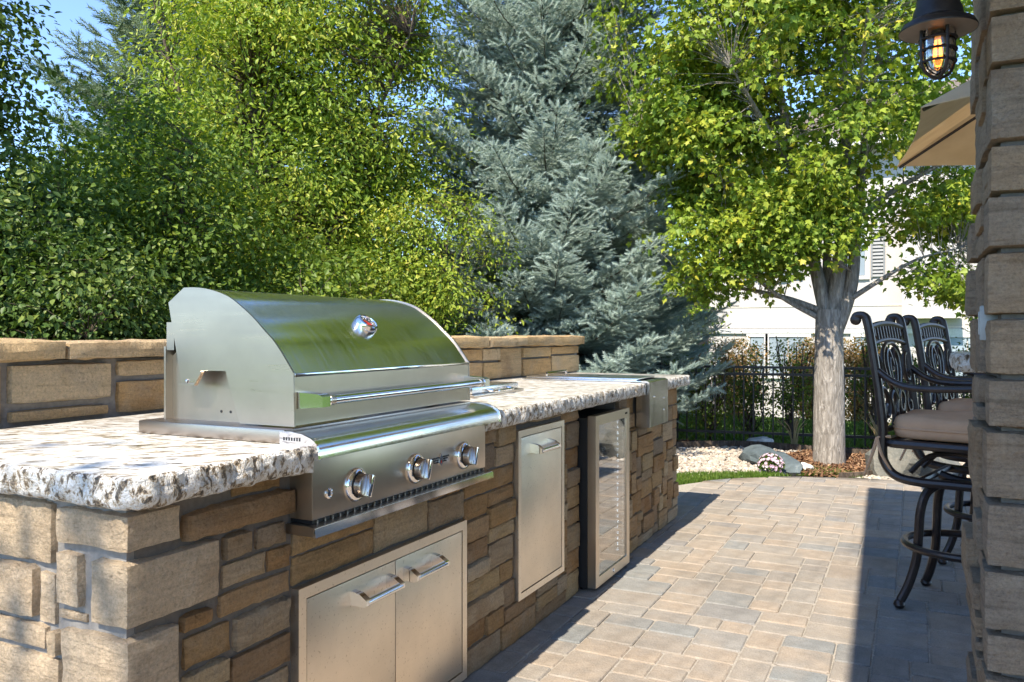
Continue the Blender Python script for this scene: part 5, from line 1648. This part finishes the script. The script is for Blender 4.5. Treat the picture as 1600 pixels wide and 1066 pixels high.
broad('leafy_tree', 'dark shrub low behind the back wall at the left', (-4.35, 3.3, -.05),
      [((0, 0, .95), (.75, .95, .9), 5)], 420, 84, .12, .037, OVATE, 'dark_leaf', 53, .5, -.2, .45, 4, .045)
broad('garden_tree', 'yellow-green tree behind the fence left of the white house', (-5.6, 17.5, -.6),
      [((0, 0, 2.6), (1.6, 1.6, 1.6), 5)], 300, 34, .24, .12, OVATE, 'ash_leaf', 59, 1.0, -.15, .5, 3, .10)
for i, (x, y, hgt, rad, lb) in enumerate(((-12.5, 12.5, 3.2, 2.6, 'distant green tree behind the tall ash'), (-9.6, 15.5, 3.0, 2.4, 'distant green tree behind the tall spruce'), (-14.0, 7.0, 2.6, 2.4, 'distant green tree behind the left trees'))):
    broad('background_tree', lb, (x, y, -.3), [((0, 0, hgt * .62), (rad, rad, hgt * .62), 5)], 330, 34, .30, .16, OVATE, 'mid_leaf', 61 + i, 1.0, -.3, .4, 3, .12)
# clipped shrubs by the white house
for i, (x, y, rx, rz_, lb) in enumerate(((-2.93, 15.05, .55, .62, 'round rust-brown shrub left of the maple beyond the fence'), (-1.68, 15.65, .42, .60, 'round rust-brown shrub just left of the trunk beyond the fence'), (-.90, 16.05, .48, .60, 'round rust-brown shrub right of the trunk beyond the fence'), (-3.9, 14.6, .5, .66, 'rust-brown shrub at the left beside the spruce boughs'))):
    broad('round_shrub', lb, (x, y, -.52), [((0, 0, 1.12), (rx, rx, rz_ * .95), 5), ((0, 0, .45), (rx * .75, rx * .75, .45), 2)], 260, 34, .085, .05, OVATE, 'rust_leaf', 71 + i, .4, -.5, .5, 5, .03, 'shrub', None, .2)
# airy shrubs along the fence
fs = [(-2.62, 9.55, 1.0, 'airy dark-leaved shrub at the fence by the island end'), (-2.15, 9.62, .95, 'airy shrub on the fence behind the gravel, second from the island'), (-1.72, 9.72, 1.02, 'airy shrub on the fence behind the white rock'),
      (-1.25, 9.72, 1.15, 'tall airy shrub on the fence left of the trunk'), (-.42, 9.86, 1.1, 'airy shrub on the fence right of the trunk'), (-.02, 9.95, 1.2, 'airy shrub on the fence behind the nearer stool'), (.6, 10.05, 1.1, 'airy shrub on the fence behind the farther stool')]
for i, (x, y, hh, lb) in enumerate(fs):
    broad('fence_shrub', lb, (x, y, -.07), [((0, 0, hh * .62), (.29, .24, hh * .62), 5)], 110, 18, .075, .036, OVATE, 'mid_leaf', 81 + i, .3, -.05, .55 if i % 2 else .35, 6, .016, 'shrub', None, .2, 2.6)
# shade tree behind the camera: its leaves dapple the near end of the island
broad('shade_tree', 'tree behind the viewer whose leaves dapple the island end', (-3.6, -4.2, -.05),
      [((1.45, .9, 5.72), (.9, .4, .40), 1.7), ((-1.5, -3.2, 6.2), (2.0, 1.5, 2.0), 5)], 260, 14, .12, .085, OVATE, 'mid_leaf', 97, 2.5, .0, .5, 3, .12, gs=2.2)
